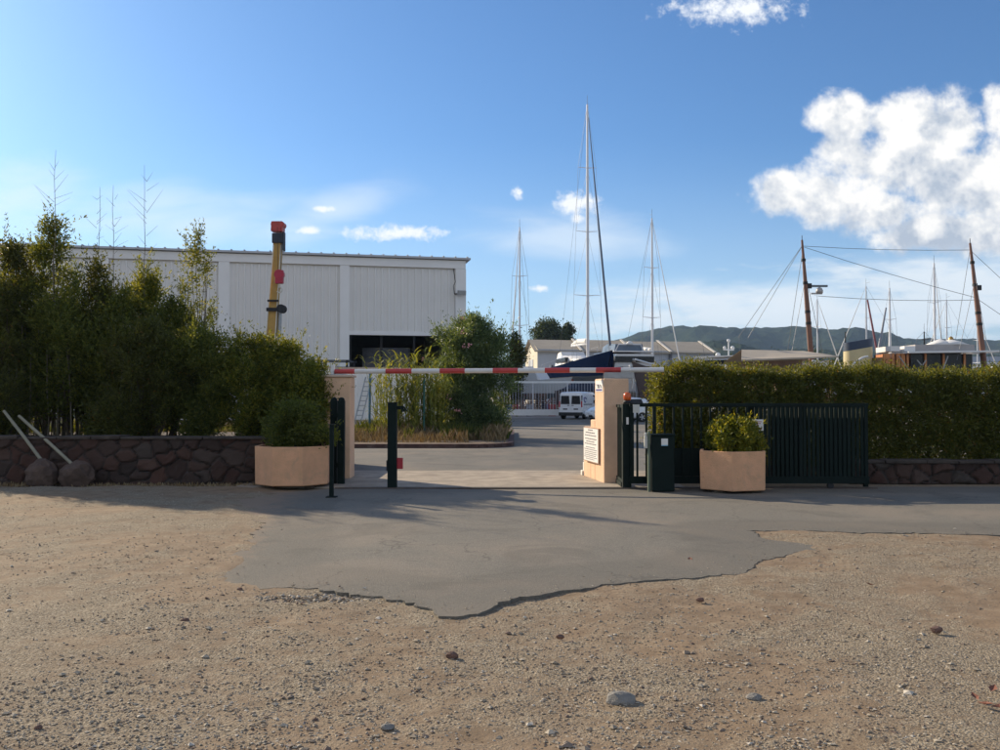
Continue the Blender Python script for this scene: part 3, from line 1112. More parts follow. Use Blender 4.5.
mb = MB(); q = arm_at(630); mb.tube([(q.x, q.y - 0.09, q.z + 0.0), (q.x, q.y + 0.09, q.z + 0.0)], 0.014, 8)
mb.lathe((q.x, q.y, q.z + 0.052), [(0.02, 0), (0.02, 0.03), (0.005, 0.04)], 8); mb.build('lock_pin', white_metal, root)
mb = MB(); q = arm_at(632.5); mb.tube([(q.x, q.y, 1.90), (q.x + 0.01, q.y, 1.82), (q.x - 0.01, q.y, 1.72)], 0.018, 8); mb.build('strap', white_metal, root)
rebase(root, (0, 17, 2.0))

# ------------------------------------------------------------------ gate guides at the left pillar
root = empty('gate_receiver', 'dark green receiver guides standing before the left gate pillar', 'gate guide')
for x, y0 in ((-2.99, 16.20), (-2.84, 16.10)):
    mb = MB()
    mb.box2((x - 0.065, y0, -0.02), (x + 0.055, y0 + 0.12, 1.50))
    mb.lathe((x - 0.005, y0 + 0.06, 1.50), [(0.060, 0), (0.055, 0.03), (0.03, 0.055), (0.0, 0.06)], 10)
    mb.build('guide_post', green_paint, root, bevel=0.008)
for z in (0.3, 1.2):
    mb = MB(); mb.box2((-2.995, 16.16, z), (-2.84, 16.17, z + 0.08)); mb.build('tie_plate', green_paint, root)
rebase(root, (-2.92, 16.2, 0))

# slim square post with foot in front
root = empty('steel_post', 'slim dark green steel post at the right end of the big planter', 'post')
mb = MB(); mb.box2((-2.665, 14.07, 0), (-2.60, 14.13, 1.13)); mb.build('shaft', green_paint, root, bevel=0.006)
mb = MB(); mb.box2((-2.68, 14.055, 1.131), (-2.585, 14.145, 1.145)); mb.build('cap', green_paint, root)
mb = MB(); mb.box2((-2.71, 14.02, 0.0), (-2.55, 14.18, 0.018)); mb.build('foot_plate', green_paint, root)
rebase(root, (-2.63, 14.1, 0))

# photocell bollard
root = empty('bollard', 'tall dark green photocell bollard with a red reflector in the middle of the entrance', 'bollard')
mb = MB(); mb.box2((-1.93, 15.45, 0), (-1.775, 15.60, 1.46)); mb.build('shaft', green_paint, root, bevel=0.008)
mb = MB(); mb.box2((-1.94, 15.44, 1.461), (-1.765, 15.61, 1.475)); mb.build('cap', green_paint, root)
mb = MB(); mb.box2((-1.775, 15.50, 1.35), (-1.66, 15.55, 1.41)); mb.bar((-1.66, 15.525, 1.40), (-1.60, 15.525, 1.32), 0.05, 0.02); mb.box2((-1.70, 15.49, 1.31), (-1.64, 15.56, 1.36))
mb.build('arm_catch', green_paint, root)
mb = MB(); mb.box2((-1.773, 15.49, 0.33), (-1.67, 15.53, 0.52)); mb.build('reflector', red_plastic, root, bevel=0.004)
mb = MB(); mb.box2((-1.945, 15.43, 0.30), (-1.931, 15.53, 0.48)); mb.build('photocell', black_rub, root)
rebase(root, (-1.85, 15.5, 0))

# ------------------------------------------------------------------ sliding gate, its guides and motor
GY = 15.30
root = empty('sliding_gate', 'dark green sliding gate with close upright slats rolled open in front of the hedge', 'gate')
mb = MB()
gx0, gx1 = 2.20, 6.25
mb.box2((gx0, GY - 0.03, 0.10), (gx1, GY + 0.03, 0.22)); mb.box2((gx0, GY - 0.025, 1.40), (gx1, GY + 0.025, 1.46))
for x in (gx0 + 0.04, 2.62, 3.9, 5.1, gx1 - 0.04):
    mb.box2((x - 0.03, GY - 0.028, 0.221), (x + 0.03, GY + 0.028, 1.399))
mb.build('frame', green_paint, root, bevel=0.004)
mb = MB()
x = gx0 + 0.13
while x < gx1 - 0.06:
    if min(abs(x - q) for q in (2.62, 3.9, 5.1)) > 0.05:
        wv = 0.034 if x < 4.3 else 0.05
        mb.box2((x - wv / 2, GY - 0.012, 0.2215), (x + wv / 2, GY + 0.012, 1.3985))
    x += 0.155 if x < 4.3 else 0.075
mb.build('slats', green_plain, root)
mb = MB()
mb.box2((2.66, GY + 0.02, 0.223), (3.86, GY + 0.026, 0.70))
mb.build('lower_panel', green_paint, root)
for xx in (2.7, 5.6):
    mb = MB(); mb.tube([(xx, GY - 0.02, 0.065), (xx, GY + 0.02, 0.065)], 0.055, 16); mb.build('wheel', black_rub, root)
rebase(root, (4.2, GY, 0))

root = empty('gate_rail', 'thin steel ground rail running across the gateway under the sliding gate', 'rail')
mb = MB(); mb.box2((-2.8, GY - 0.02, 0.0), (6.4, GY + 0.02, 0.018)); mb.tube([(-2.8, GY, 0.022), (6.4, GY, 0.022)], 0.009, 8)
mb.build('track', mat('rusty_steel', (0.10, 0.07, 0.055), 0.7, 0.3, 8, metal=0.3), root)
rebase(root, (0, GY, 0))

root = empty('picket_fence', 'dark green picket panel standing behind the open sliding gate', 'fence')
mb = MB()
fy = 15.62
mb.box2((4.3, fy - 0.02, 0.08), (6.33, fy + 0.02, 0.14)); mb.box2((4.3, fy - 0.02, 1.36), (6.33, fy + 0.02, 1.42))
for x in (4.3, 6.33):
    mb.box2((x - 0.035, fy - 0.035, -0.02), (x + 0.035, fy + 0.035, 1.46))
mb.build('frame', green_paint, root)
mb = MB()
x = 4.38
while x < 6.28:
    mb.box2((x - 0.022, fy - 0.01, 0.141), (x + 0.022, fy + 0.01, 1.359)); x += 0.07
mb.build('pickets', green_paint, root)
rebase(root, (5.3, fy, 0))

root = empty('gate_guide', 'thick gate guide post with grille side panel and white plate beside the right pillar', 'gate guide')
mb = MB(); mb.box2((2.09, 15.34, -0.02), (2.235, 15.48, 1.45)); mb.build('post', green_paint, root, bevel=0.006)
mb = MB()
mb.box2((2.10, 15.50, 0.10), (2.14, 16.28, 0.15)); mb.box2((2.10, 15.50, 1.38), (2.14, 16.28, 1.43))
y = 15.54
while y < 16.28:
    mb.box2((2.11, y - 0.01, 0.151), (2.13, y + 0.01, 1.379)); y += 0.11
mb.box2((2.085, 15.55, 0.02), (2.155, 16.25, 0.095))
mb.build('side_grille', green_plain, root)
mb = MB(); mb.box2((2.15, 15.325, 1.10), (2.19, 15.337, 1.22)); mb.build('label_plate', plate_white, root)
mb = MB(); mb.box2((2.25, 15.23, 1.30), (2.36, 15.25, 1.44)); mb.build('roller_bracket', mat('pale_plastic', (0.55, 0.55, 0.5), 0.6, 0.05), root)
rebase(root, (2.16, 15.4, 0))

root = empty('warning_lamp', 'orange flashing lamp on top of the green gate guide post', 'lamp')
mb = MB(); mb.lathe((2.18, 15.42, 1.452), [(0.07, 0), (0.07, 0.04), (0.05, 0.06)], 16); mb.build('base', black_rub, root)
om = mat('orange_lens', (0.75, 0.13, 0.02), 0.25, 0.05)
om.node_tree.nodes['Principled BSDF'].inputs['Transmission Weight'].default_value = 0.15
mb = MB(); mb.lathe((2.18, 15.42, 1.512), [(0.055, 0), (0.066, 0.03), (0.066, 0.09), (0.045, 0.125), (0.0, 0.14)], 18); mb.build('lens', om, root)
rebase(root, (2.18, 15.42, 1.45))

root = empty('motor_cabinet', 'dark green gate motor cabinet with a small white sticker', 'cabinet')
mb = MB(); mb.box2((2.49, 14.80, 0.02), (2.865, 15.20, 0.93)); mb.build('housing', green_paint, root, bevel=0.012)
mb = MB(); mb.box2((2.475, 14.785, 0.932), (2.88, 15.215, 0.955)); mb.build('lid', green_paint, root, bevel=0.006)
mb = MB(); mb.box2((2.648, 14.788, 0.78), (2.755, 14.797, 0.885)); mb.build('sticker', plate_white, root)
mb = MB(); mb.box2((2.648, 14.784, 0.765), (2.755, 14.797, 0.779)); mb.build('sticker_band', mat('pale_blue', (0.2, 0.45, 0.6), 0.5, 0.05), root)
mb = MB(); mb.box2((2.44, 14.86, 0.0), (2.475, 14.92, 1.0)); mb.build('side_post', mat('grey_green', (0.14, 0.18, 0.13), 0.6, 0.1), root)
mb = MB(); mb.box2((2.385, 14.87, 0.72), (2.437, 14.93, 0.92)); mb.lathe((2.41, 14.9, 0.92), [(0.025, 0), (0.025, 0.05), (0.012, 0.06)], 10); mb.build('photocell', mat('pale_plastic', (0.55, 0.55, 0.5)), root, bevel=0.006)
rebase(root, (2.68, 15.0, 0))

root = empty('warning_sign', 'small white sign with faded red print hung on the gate slats', 'sign')
q = at(757.5, 425, GY - 0.04)
mb = MB(); mb.box((q.x, q.y, q.z), (0.20, 0.006, 0.19)); mb.build('panel', plate_white, root)
mb = MB()
rm = mat('faded_red', (0.45, 0.16, 0.16), 0.6, 0.1)
for dz, w in ((0.055, 0.14), (0.025, 0.11), (-0.05, 0.12), (-0.072, 0.15)):
    mb.box((q.x, q.y - 0.005, q.z + dz), (w, 0.003, 0.012))
mb.tube([(q.x + 0.0, q.y - 0.0045, q.z - 0.01), (q.x + 0.0, q.y - 0.006, q.z - 0.01)], 0.022, 14)
mb.build('print', rm, root)
rebase(root, q)


# ------------------------------------------------------------------ planters
def planter(label, c, r, h, sides, rot, sy=1.0):
    root = empty('planter', label, 'planter')
    m = mat('peach_concrete', (0.82, 0.45, 0.25), 0.95, 0.10, 5, 0.9, 55, stain=0.55, stain_col=(0.42, 0.27, 0.18))
    def ring(rad, z):
        return [(rad * math.cos(rot + 2 * PI * k / sides), rad * sy * math.sin(rot + 2 * PI * k / sides), z) for k in range(sides)]
    mb = MB(); n = sides
    rings = [ring(r * 0.965, 0.055), ring(r * 0.985, 0.07), ring(r, h), ring(r - 0.06, h), ring(r - 0.07, h - 0.10)]
    vs = [p for rg in rings for p in rg]
    fs = [(i * n + k, i * n + (k + 1) % n, (i + 1) * n + (k + 1) % n, (i + 1) * n + k) for i in range(len(rings) - 1) for k in range(n)]
    fs.append(tuple(reversed(range(n))))
    mb.add(vs, fs); mb.build('tub', m, root, bevel=0.008)
    mb = MB(); mb.add(ring(r - 0.071, h - 0.09), [tuple(range(n))]); mb.build('soil', bedm, root)
    for x in (-0.5, 0.5):
        mb = MB(); mb.box((x * r, 0, 0.027), (0.16, r * 1.1 * sy, 0.054)); mb.build('foot', bark, root)
    root.location = c
    return root


planter('big octagonal peach concrete planter in the shade of the bushes', (-3.62, 15.85, 0), 0.68, 0.72, 8, R(25.5))
planter('smaller peach concrete planter standing in front of the sliding gate', (3.86, 14.98, 0), 0.60, 0.69, 6, R(15.5))

# ------------------------------------------------------------------ planting on the left
def dome(t):
    return (1 - (1 - t / 0.45) ** 2) ** 0.5 if t < 0.45 else max(0.05, 1 - ((t - 0.45) / 0.58) ** 2) ** 0.6


def tall(t):
    return 0.55 + 0.45 * math.sin(min(1, t * 1.8) * PI / 2) if t < 0.5 else max(0.10, 1 - ((t - 0.5) / 0.5) ** 1.6 * 0.93)


def talls(t):
    return 0.75 + 0.25 * math.sin(min(1, t * 2) * PI / 2) if t < 0.5 else max(0.10, 1 - ((t - 0.5) / 0.5) ** 0.9 * 0.92)


def bottom_heavy(t):
    return max(0.12, 1 - t ** 2.2 * 0.85)


BZ = 0.74
hedge_sp = [
    # px, top y, depth, half width, label
    (-40, 250, 19.4, 1.2, 'tall leafy bush at the far left edge, cut by the picture edge'),
    (12, 240, 19.0, 1.0, 'tall leafy bush with feathery top left of the highest bare leader'),
    (48, 210, 19.5, 0.9, 'tallest leafy bush, narrow topped, around the highest bare leader'),
    (94, 262, 19.1, 1.0, 'tall leafy bush with ragged top right of the highest bare leader'),
    (145, 268, 19.3, 1.0, 'tall leafy bush with golden tips left of the wispy bush'),
    (70, 282, 18.4, 1.15, 'broad lower bush in front of and between the tallest bush and the ragged topped one'),
    (120, 290, 18.5, 1.1, 'broad lower bush in front of and between the ragged topped and the golden tipped one'),
    (-5, 275, 18.2, 1.1, 'broad lower bush in front of the tall ones at the left picture edge'),
    (172, 296, 18.8, 0.9, 'broad lower bush between the golden tipped one and the wispy one'),
]
for i, (px, ty, D, hw, lab) in enumerate(hedge_sp):
    b = at(px, 395, D)
    top = at(px, ty, D).z - BZ
    sh = shrub('tall_bush', lab, 'bush', (b.x, D, BZ), top, hw, 0.85, 21000 if i < 5 else 14000, 0.085, 0.034, [lf_mid, lf_dark, lf_mid, lf_dark, lf_gold, lf_mid, lf_mid, lf_dark, lf_mid][i],
               profile=talls, z0=0.16, nclump=120, rc=0.24, stems=9, group='tall bushes behind the left wall', seed=40 + i, stem_r=0.022, shell=0.35, shoots=170)
    # straight canes as tall as a man that show below the leaves
    mb = MB(); rr = random.Random(i)
    for k in range(16):
        x = rr.uniform(-hw, hw); y = rr.uniform(-0.6, 0.4)
        limb(mb, (x, y, -0.02), (x + rr.uniform(-0.12, 0.12), y, top * 0.55), 0.016, 0.010, 0.02, 5, rr, 4)
    mb.build('canes', bark_pale, sh)

# wispy bush that tops out in front of the white building
b = at(196, 395, 18.6)
shrub('wispy_bush', 'thin wispy yellowish bush showing against the white building wall', 'bush', (b.x, 18.6, BZ), at(190, 228, 18.6).z - BZ, 0.72, 0.5, 4200, 0.07, 0.026,
      lf_gold, profile=lambda t: max(0.20, 0.95 - 0.70 * t), z0=0.25, nclump=130, rc=0.13, stems=22, seed=77, stem_r=0.012, shell=0.2)

low_sp = [
    (-20, 372, 17.3, 1.0, 0.6, lf_dark, 'low dark shrub at the left edge behind the leaning poles'),
    (112, 405, 17.1, 0.5, 0.35, lf_dark, 'small dark shrub at the foot of the canes on the wall'),
    (150, 318, 17.5, 0.95, 0.75, lf_dark, 'dense dark shrub right of the visible canes'),
    (200, 326, 17.6, 0.85, 0.75, lf_mid, 'rounded dark shrub under the wispy bush'),
    (252, 332, 17.6, 0.75, 0.75, lf_gold, 'green shrub in front of the yellow crane boom'),
    (284, 340, 17.7, 0.62, 0.7, lf_gold, 'yellow green tipped shrub just right of the crane boom'),
    (312, 360, 17.45, 0.55, 0.6, lf_gold, 'green shrub spreading over the left gate pillar'),
]
for i, (px, ty, D, hw, hy, lm, lab) in enumerate(low_sp):
    b = at(px, 395, D)
    shrub('shrub', lab, 'shrub', (b.x, D, BZ), at(px, ty, D).z - BZ, hw, hy, 23000 if i else 12000, 0.075, 0.027, lm, profile=dome, z0=0.02, nclump=110, rc=0.21,
          stems=8, group='shrubs behind the left wall', seed=60 + i, shell=0.35)

# dim undergrowth closing the gaps far back between the canes
for i, (px, D, hw, lab) in enumerate([(20, 19.4, 1.3, 'dark undergrowth bush deep behind the canes, nearest the picture edge'), (92, 19.5, 0.8, 'sunlit undergrowth bush glimpsed between the canes'),
                                      (140, 19.5, 1.1, 'dark undergrowth bush behind the dense shrubs')]):
    b = at(px, 395, D)
    shrub('undergrowth_bush', lab, 'bush', (b.x, D, BZ), 2.5 if i != 1 else 1.5, hw, 0.5, 9000, 0.08, 0.03, lf_dark if i != 1 else lf_gold, profile=dome, z0=0.0, nclump=50, rc=0.25, stems=6,
          group='undergrowth behind the canes', seed=90 + i)

# bare leaders of young trees standing above everything
for i, (px, ty, D, lab) in enumerate([(52, 150, 19.0, 'tallest bare leader with fine upswept twigs against the sky'), (95, 187, 19.2, 'thin bare leader between the tallest one and the double one'),
                                      (113, 185, 19.3, 'faintest bare leader, sparse twigs near its top'), (145, 165, 19.0, 'bare leader with the widest twigs above the golden tipped bush')]):
    root = empty('bare_sapling', lab, 'sapling', 'bare leaders above the bushes')
    Hh = at(px, ty, D).z - BZ
    rr = random.Random(i + 5)
    mb = MB(); limb(mb, (0, 0, 0), (rr.uniform(-0.1, 0.1), 0, Hh), 0.015, 0.003, 0.02, 6, rr, 10)
    mb.build('trunk', bark_pale, root)
    mb = MB()
    z = Hh * 0.55
    while z < Hh - 0.25:
        for s in (rr.choice((-1, 1)),) if rr.random() < 0.7 else (-1, 1):
            a = rr.uniform(-0.7, 0.7)
            ln = (rr.uniform(0.2, 0.5) if i in (0, 3) else rr.uniform(0.1, 0.3)) * min(1, (Hh - z) / 1.2 + 0.25)
            p0 = Vector((0, 0, z)); p1 = p0 + Vector((s * ln * math.cos(a), ln * math.sin(a), ln * rr.uniform(0.55, 1.15)))
            p0.z += rr.uniform(-0.05, 0.05)
            mb.tube([p0, p0.lerp(p1, 0.5), p1], [0.0045, 0.003, 0.0018], 4)
        z += rr.uniform(0.10, 0.30)
    mb.build('twigs', bark_pale, root)
    root.location = (at(px, 395, D).x, D, BZ)

# bush in the big planter, bush in the small planter
shrub('planter_bush', 'dark rounded bush growing in the big octagonal planter', 'bush', (-3.62, 15.82, 0.60), 0.92, 0.86, 0.66, 17000, 0.062, 0.026, lf_mid, profile=dome, z0=0.06, nclump=70, rc=0.16, stems=7, seed=120, shoots=22)
shrub('planter_bush', 'bright yellow green clipped bush growing in the small planter', 'bush', (3.86, 14.98, 0.58), 0.62, 0.60, 0.5, 12000, 0.062, 0.030,
      leaf_mat('leaf_yellow', (0.05, 0.075, 0.012), (0.13, 0.155, 0.02), (0.28, 0.26, 0.04), 0.42), profile=dome, z0=0.05, nclump=60, rc=0.13, stems=7, seed=121, shoots=18)

# poles and boulders at the foot of the wall
polem = mat('weathered_pole', (0.27, 0.25, 0.18), 0.8, 0.15, 6)
for (x0, y0, x1, y1, lab) in ((4, 411, 42, 461, 'left one of two pale wooden poles leaning across the stone wall'), (19, 416, 72, 464, 'right, longer one of two pale wooden poles leaning across the stone wall')):
    a = at(x0, y0, 16.55); b = at(x1, y1, 15.92)
    mb = MB(); mb.tube([a, a.lerp(b, 0.5) + Vector((0, 0, 0.01)), b], [0.028, 0.030, 0.030], 10)
    o = mb.build('wooden_pole', polem); tag(o, lab, 'pole', 'poles leaning on the left wall'); rebase(o, b)
bm_ = mat('boulder_stone', (0.10, 0.066, 0.05), 0.95, 0.3, 6, 1.0, 22)
for (x, y, w, h, sd, lab) in ((50, 484, 27, 26, 3, 'left rounded boulder at the foot of the wall where the shorter pole ends'), (78, 485, 33, 25, 8, 'right, broader boulder at the foot of the wall under the longer pole')):
    c = gp(x, y); s = c.y / F
    mb = MB(); mb.rock((c.x, 15.92, h * s * 0.42), (w * s / 2 * 1.15, 0.24, h * s / 2 * 1.2), sd, 0.35, 3)
    o = mb.build('boulder', bm_); tag(o, lab, 'boulder', 'boulders at the wall foot'); rebase(o, (c.x, 15.92, 0))


# ------------------------------------------------------------------ clipped hedge on the right
def hedge():
    rng = np.random.default_rng(200)
    root = empty('clipped_hedge', 'long clipped yellow green hedge behind the gate and the low stone wall', 'hedge')
    x0, x1 = 2.95, 13.5
    yf, yb = 16.62, 17.9
    # clump centres over front, top, left end and a few within
    C = []
    def topz(x): return 2.14 + 0.05 * math.sin(x * 2.1) + 0.04 * math.sin(x * 5.3 + 1) - 0.035 * (x - 3) * 0.35
    for _ in range(2600):
        x = rng.uniform(x0, x1); z = rng.uniform(0.28, topz(x) - 0.12)
        y = yf + 0.16 + rng.uniform(-0.05, 0.08) + 0.10 * max(0, (z - 1.7))
        C.append((x, y, z))
    for _ in range(1100):
        x = rng.uniform(x0, x1); C.append((x, rng.uniform(yf + 0.2, yb - 0.15), topz(x) - 0.14 + rng.normal(0, 0.02)))
    for _ in range(1300):
        x = rng.uniform(x0, x1); C.append((x, rng.uniform(yf + 0.35, yb - 0.4), rng.uniform(0.3, topz(x) - 0.3)))
    for _ in range(160):
        C.append((x0 + 0.1 + rng.uniform(-0.06, 0.06), rng.uniform(yf + 0.15, yb - 0.15), rng.uniform(0.4, topz(x0) - 0.2)))
    for _ in range(900):
        x = rng.uniform(x0, x1); C.append((x, yb - 0.15, rng.uniform(0.3, topz(x) - 0.15)))
    C = np.array(C); rad = 0.13 * rng.uniform(0.6, 1.5, len(C))
    P, d = clump_points(C, rad, rad ** 2, 225000, rng, 0.3)
    V, Fc = leaf_quads(P, 0.064, 0.033, 0.35, rng, outward=d * 0.6)
    # fresh shoots standing out of the top
    n = 9000
    S = np.stack([rng.uniform(x0, x1, n), rng.uniform(yf + 0.1, yb - 0.1, n), np.zeros(n)], -1)
    S[:, 2] = np.array([topz(x) for x in S[:, 0]]) - 0.08 + rng.random(n) ** 2.2 * 0.20
    V2, F2 = leaf_quads(S, 0.055, 0.022, 1.2, rng)
    V = np.vstack([V, V2]); Fc = np.vstack([Fc, F2 + len(Fc) * 4])
    np_mesh('foliage', V, Fc, lf_hedge, root)
    mb = MB(); rr = random.Random(3)
    x = x0 + 0.3
    while x < x1:
        for k in range(3):
            limb(mb, (x, 17.25, 0.25), (x + rr.uniform(-0.3, 0.3), 17.25 + rr.uniform(-0.35, 0.35), rr.uniform(1.5, 1.95)), 0.03, 0.01, 0.06, 5, rr, 4)
        x += 0.55
    mb.build('stems', bark, root)
    rebase(root, (10, 17.2, 0.3))


hedge()
b = at(655, 395, 18.1)
shrub('loose_bush', 'loose golden bush at the left end of the clipped hedge', 'bush', (b.x + 0.25, 17.2, 0.0), 2.12, 0.50, 0.55, 12000, 0.062, 0.026, lf_gold, profile=bottom_heavy, z0=0.04, nclump=80, rc=0.17, stems=9, seed=131, shell=0.3)

# ------------------------------------------------------------------ island: oleander, reeds, dry grass, posts, dark tree
b = at(470, 395, 33.5); b.x += 0.03
oc = (b.x, 33.5, 0.1)
def olea_prof(t):
    return 0.62 + 0.38 * math.sin(min(1, t * 2.2) * PI / 2) if t < 0.5 else max(0.18, 1 - ((t - 0.5) / 0.52) ** 3 * 0.8)
root = shrub('oleander', 'big rounded oleander with a few pink flowers beside the inner road', 'oleander', oc, at(470, 313, 33.5).z - 0.1, 1.72, 1.6, 56000, 0.14, 0.038, lf_olea,
             profile=olea_prof, z0=0.02, nclump=150, rc=0.40, stems=16, seed=140, up=0.7, shell=0.3, shoots=40)
rng = np.random.default_rng(5)
fp = []
for (px, py) in ((463, 331), (465, 346), (469, 345), (424, 359), (462, 318), (451, 372), (449, 398), (458, 411)):
    q = at(px, py, 32.0) - Vector(oc)
    fp += [(q.x + rng.normal(0, .05), q.y + rng.normal(0, .05), q.z + rng.normal(0, .05)) for _ in range(9)]
V, Fc = leaf_quads(np.array(fp), 0.08, 0.07, 0.1, rng)
np_mesh('flowers', V, Fc, mat('pink_petals', (0.65, 0.30, 0.30), 0.6, 0.15), root)

b = at(516, 395, 74)
shrub('dark_tree', 'dark loose tree peeking out right of the oleander, behind the railing', 'tree', (b.x, 74, 0), at(516, 330, 74).z, 1.0, 1.2, 9000, 0.20, 0.08, lf_dark,
      profile=tall, z0=0.18, nclump=90, rc=0.42, stems=9, seed=141, stem_r=0.05, shell=0.25, shoots=12)


def reeds(label, cx, cy, rx, ry, n, hmin, hmax, m, seed, z=0.1, name='reed_clump', cat='reeds'):
    """tall grass canes with long arching blades"""
    rng = np.random.default_rng(seed)
    root = empty(name, label, cat)
    V, Fq = [], []
    mb = MB()
    for i in range(n):
        a = rng.random() * 2 * PI; q = math.sqrt(rng.random())
        x, y = cx + math.cos(a) * q * rx, cy + math.sin(a) * q * ry
        H = rng.uniform(hmin, hmax)
        lean = rng.normal(0, 0.09, 2) * H
        mb.tube([(x, y, z), (x + lean[0] * .4, y + lean[1] * .4, z + H * .5), (x + lean[0], y + lean[1], z + H)], [0.014, 0.012, 0.004], 4, cap=False)
        k = int(H * 5)
        for j in range(k):
            t = 0.15 + 0.85 * (j + rng.random()) / k
            base = np.array([x + lean[0] * t * t, y + lean[1] * t * t, z + H * t])
            az = rng.random() * 2 * PI
            L = rng.uniform(0.5, 0.95) * (1.1 - 0.3 * t)
            h = np.array([math.cos(az), math.sin(az), 0]); s = np.array([-h[1], h[0], 0]) * rng.uniform(0.018, 0.034)
            pr = None
            for m_ in range(5):
                u = m_ / 4
                c = base + h * L * u * 0.8 + np.array([0, 0, L * (0.95 * u - 0.75 * u * u)])
                w = s * (1 - u) ** 0.6 if m_ < 4 else s * 0.05
                V += [c - w, c + w]
                if pr is not None:
                    Fq.append((pr, pr + 1, len(V) - 1, len(V) - 2))
                pr = len(V) - 2
    np_mesh('blades', np.array(V), np.array(Fq), m, root)
    mb.build('canes', m, root)
    return rebase(root, (cx, cy, z))


reeds('tall yellow green reeds with arching blades left of the oleander', at(408, 395, 32).x, 32, 0.85, 0.7, 85, 1.8, 3.1, lf_reed, 1)
reeds('single taller reed clump with drooping tips beside the blue post', at(378, 395, 33).x, 33, 0.22, 0.3, 9, 2.5, 3.0, lf_reed, 2)
reeds('bushy reeds hugging the left flank of the oleander', at(434, 395, 32).x, 32, 0.35, 0.5, 26, 1.9, 2.9, lf_reed, 3)


def grass(name, label, x0, x1, y0, y1, n, h, m, z, seed, cat='dry grass', clump=0.0):
    rng = np.random.default_rng(seed)
    x = rng.uniform(x0, x1, n); y = rng.uniform(y0, y1, n)
    keep = vnoise(x + 50, y + 50, 1.3, seed) > clump
    x, y = x[keep], y[keep]; n = len(x)
    az = rng.random(n) * 2 * PI
    H = h * rng.uniform(0.35, 1.2, n) * (0.5 + vnoise(x + 50, y + 50, 0.8, seed + 1))
    ln = rng.uniform(0.1, 0.6, n) * H
    w = 0.012
    b = np.stack([x, y, np.full(n, z)], -1)
    s = np.stack([-np.sin(az), np.cos(az), np.zeros(n)], -1) * w
    tip = b + np.stack([np.cos(az) * ln, np.sin(az) * ln, H], -1)
    mid = b + np.stack([np.cos(az) * ln * 0.35, np.sin(az) * ln * 0.35, H * 0.6], -1)
    V = np.stack([b - s, b + s, mid + s * 0.7, tip, mid - s * 0.7], 1).reshape(-1, 3)
    Fc = np.arange(n * 5).reshape(n, 5)
    o = np_mesh(name, V, Fc, m, None, False, 5)
    return tag(o, label, cat, kind='stuff')


grass('dry_grass', 'straw coloured dry grass covering the planting island', -16, 0.2, 28.2, 36.5, 16000, 0.36, lf_dry, 0.10, 5, clump=0.25)
grass('green_weeds', 'low green weeds mixed into the dry grass of the island', -16, 0.3, 29.5, 36.5, 15000, 0.42, lf_mid, 0.10, 6, 'weeds', clump=0.45)
grass('wall_weeds', 'dead leaves and tufts along the foot of the left stone wall', -12, -3.3, 15.75, 16.18, 1600, 0.05, lf_dry, -0.01, 7, 'weeds', clump=0.4)

bluem = mat('blue_paint', (0.06, 0.17, 0.26), 0.5, 0.15, 4)
root = empty('fence_post', 'slim blue painted post with a curved foot standing in the dry grass', 'post')
b = at(369, 395, 35)
mb = MB(); mb.tube([(b.x - 0.15, 35, 0.08), (b.x - 0.02, 35, 0.22), (b.x + 0.02, 35, 0.5), (b.x + 0.04, 35, at(369, 372, 35).z)], 0.05, 10); mb.build('shaft', bluem, root)
mb = MB(); mb.lathe((b.x + 0.04, 35, at(369, 372, 35).z), [(0.06, 0), (0.06, 0.03), (0.02, 0.06)], 10); mb.build('cap', bluem, root)
rebase(root, (b.x, 35, 0.1))
root = empty('fence_post', 'green post standing between the reeds and the oleander', 'post')
b = at(424, 395, 31.5)
mb = MB(); mb.tube([(b.x, 31.5, 0.05), (b.x, 31.5, 2.2)], 0.04, 10); mb.build('shaft', mat('green_post', (0.03, 0.13, 0.10), 0.5, 0.1), root)
mb = MB(); mb.lathe((b.x, 31.5, 2.2), [(0.05, 0), (0.05, 0.03), (0.01, 0.05)], 10); mb.build('cap', green_plain, root)
rebase(root, (b.x, 31.5, 0.1))


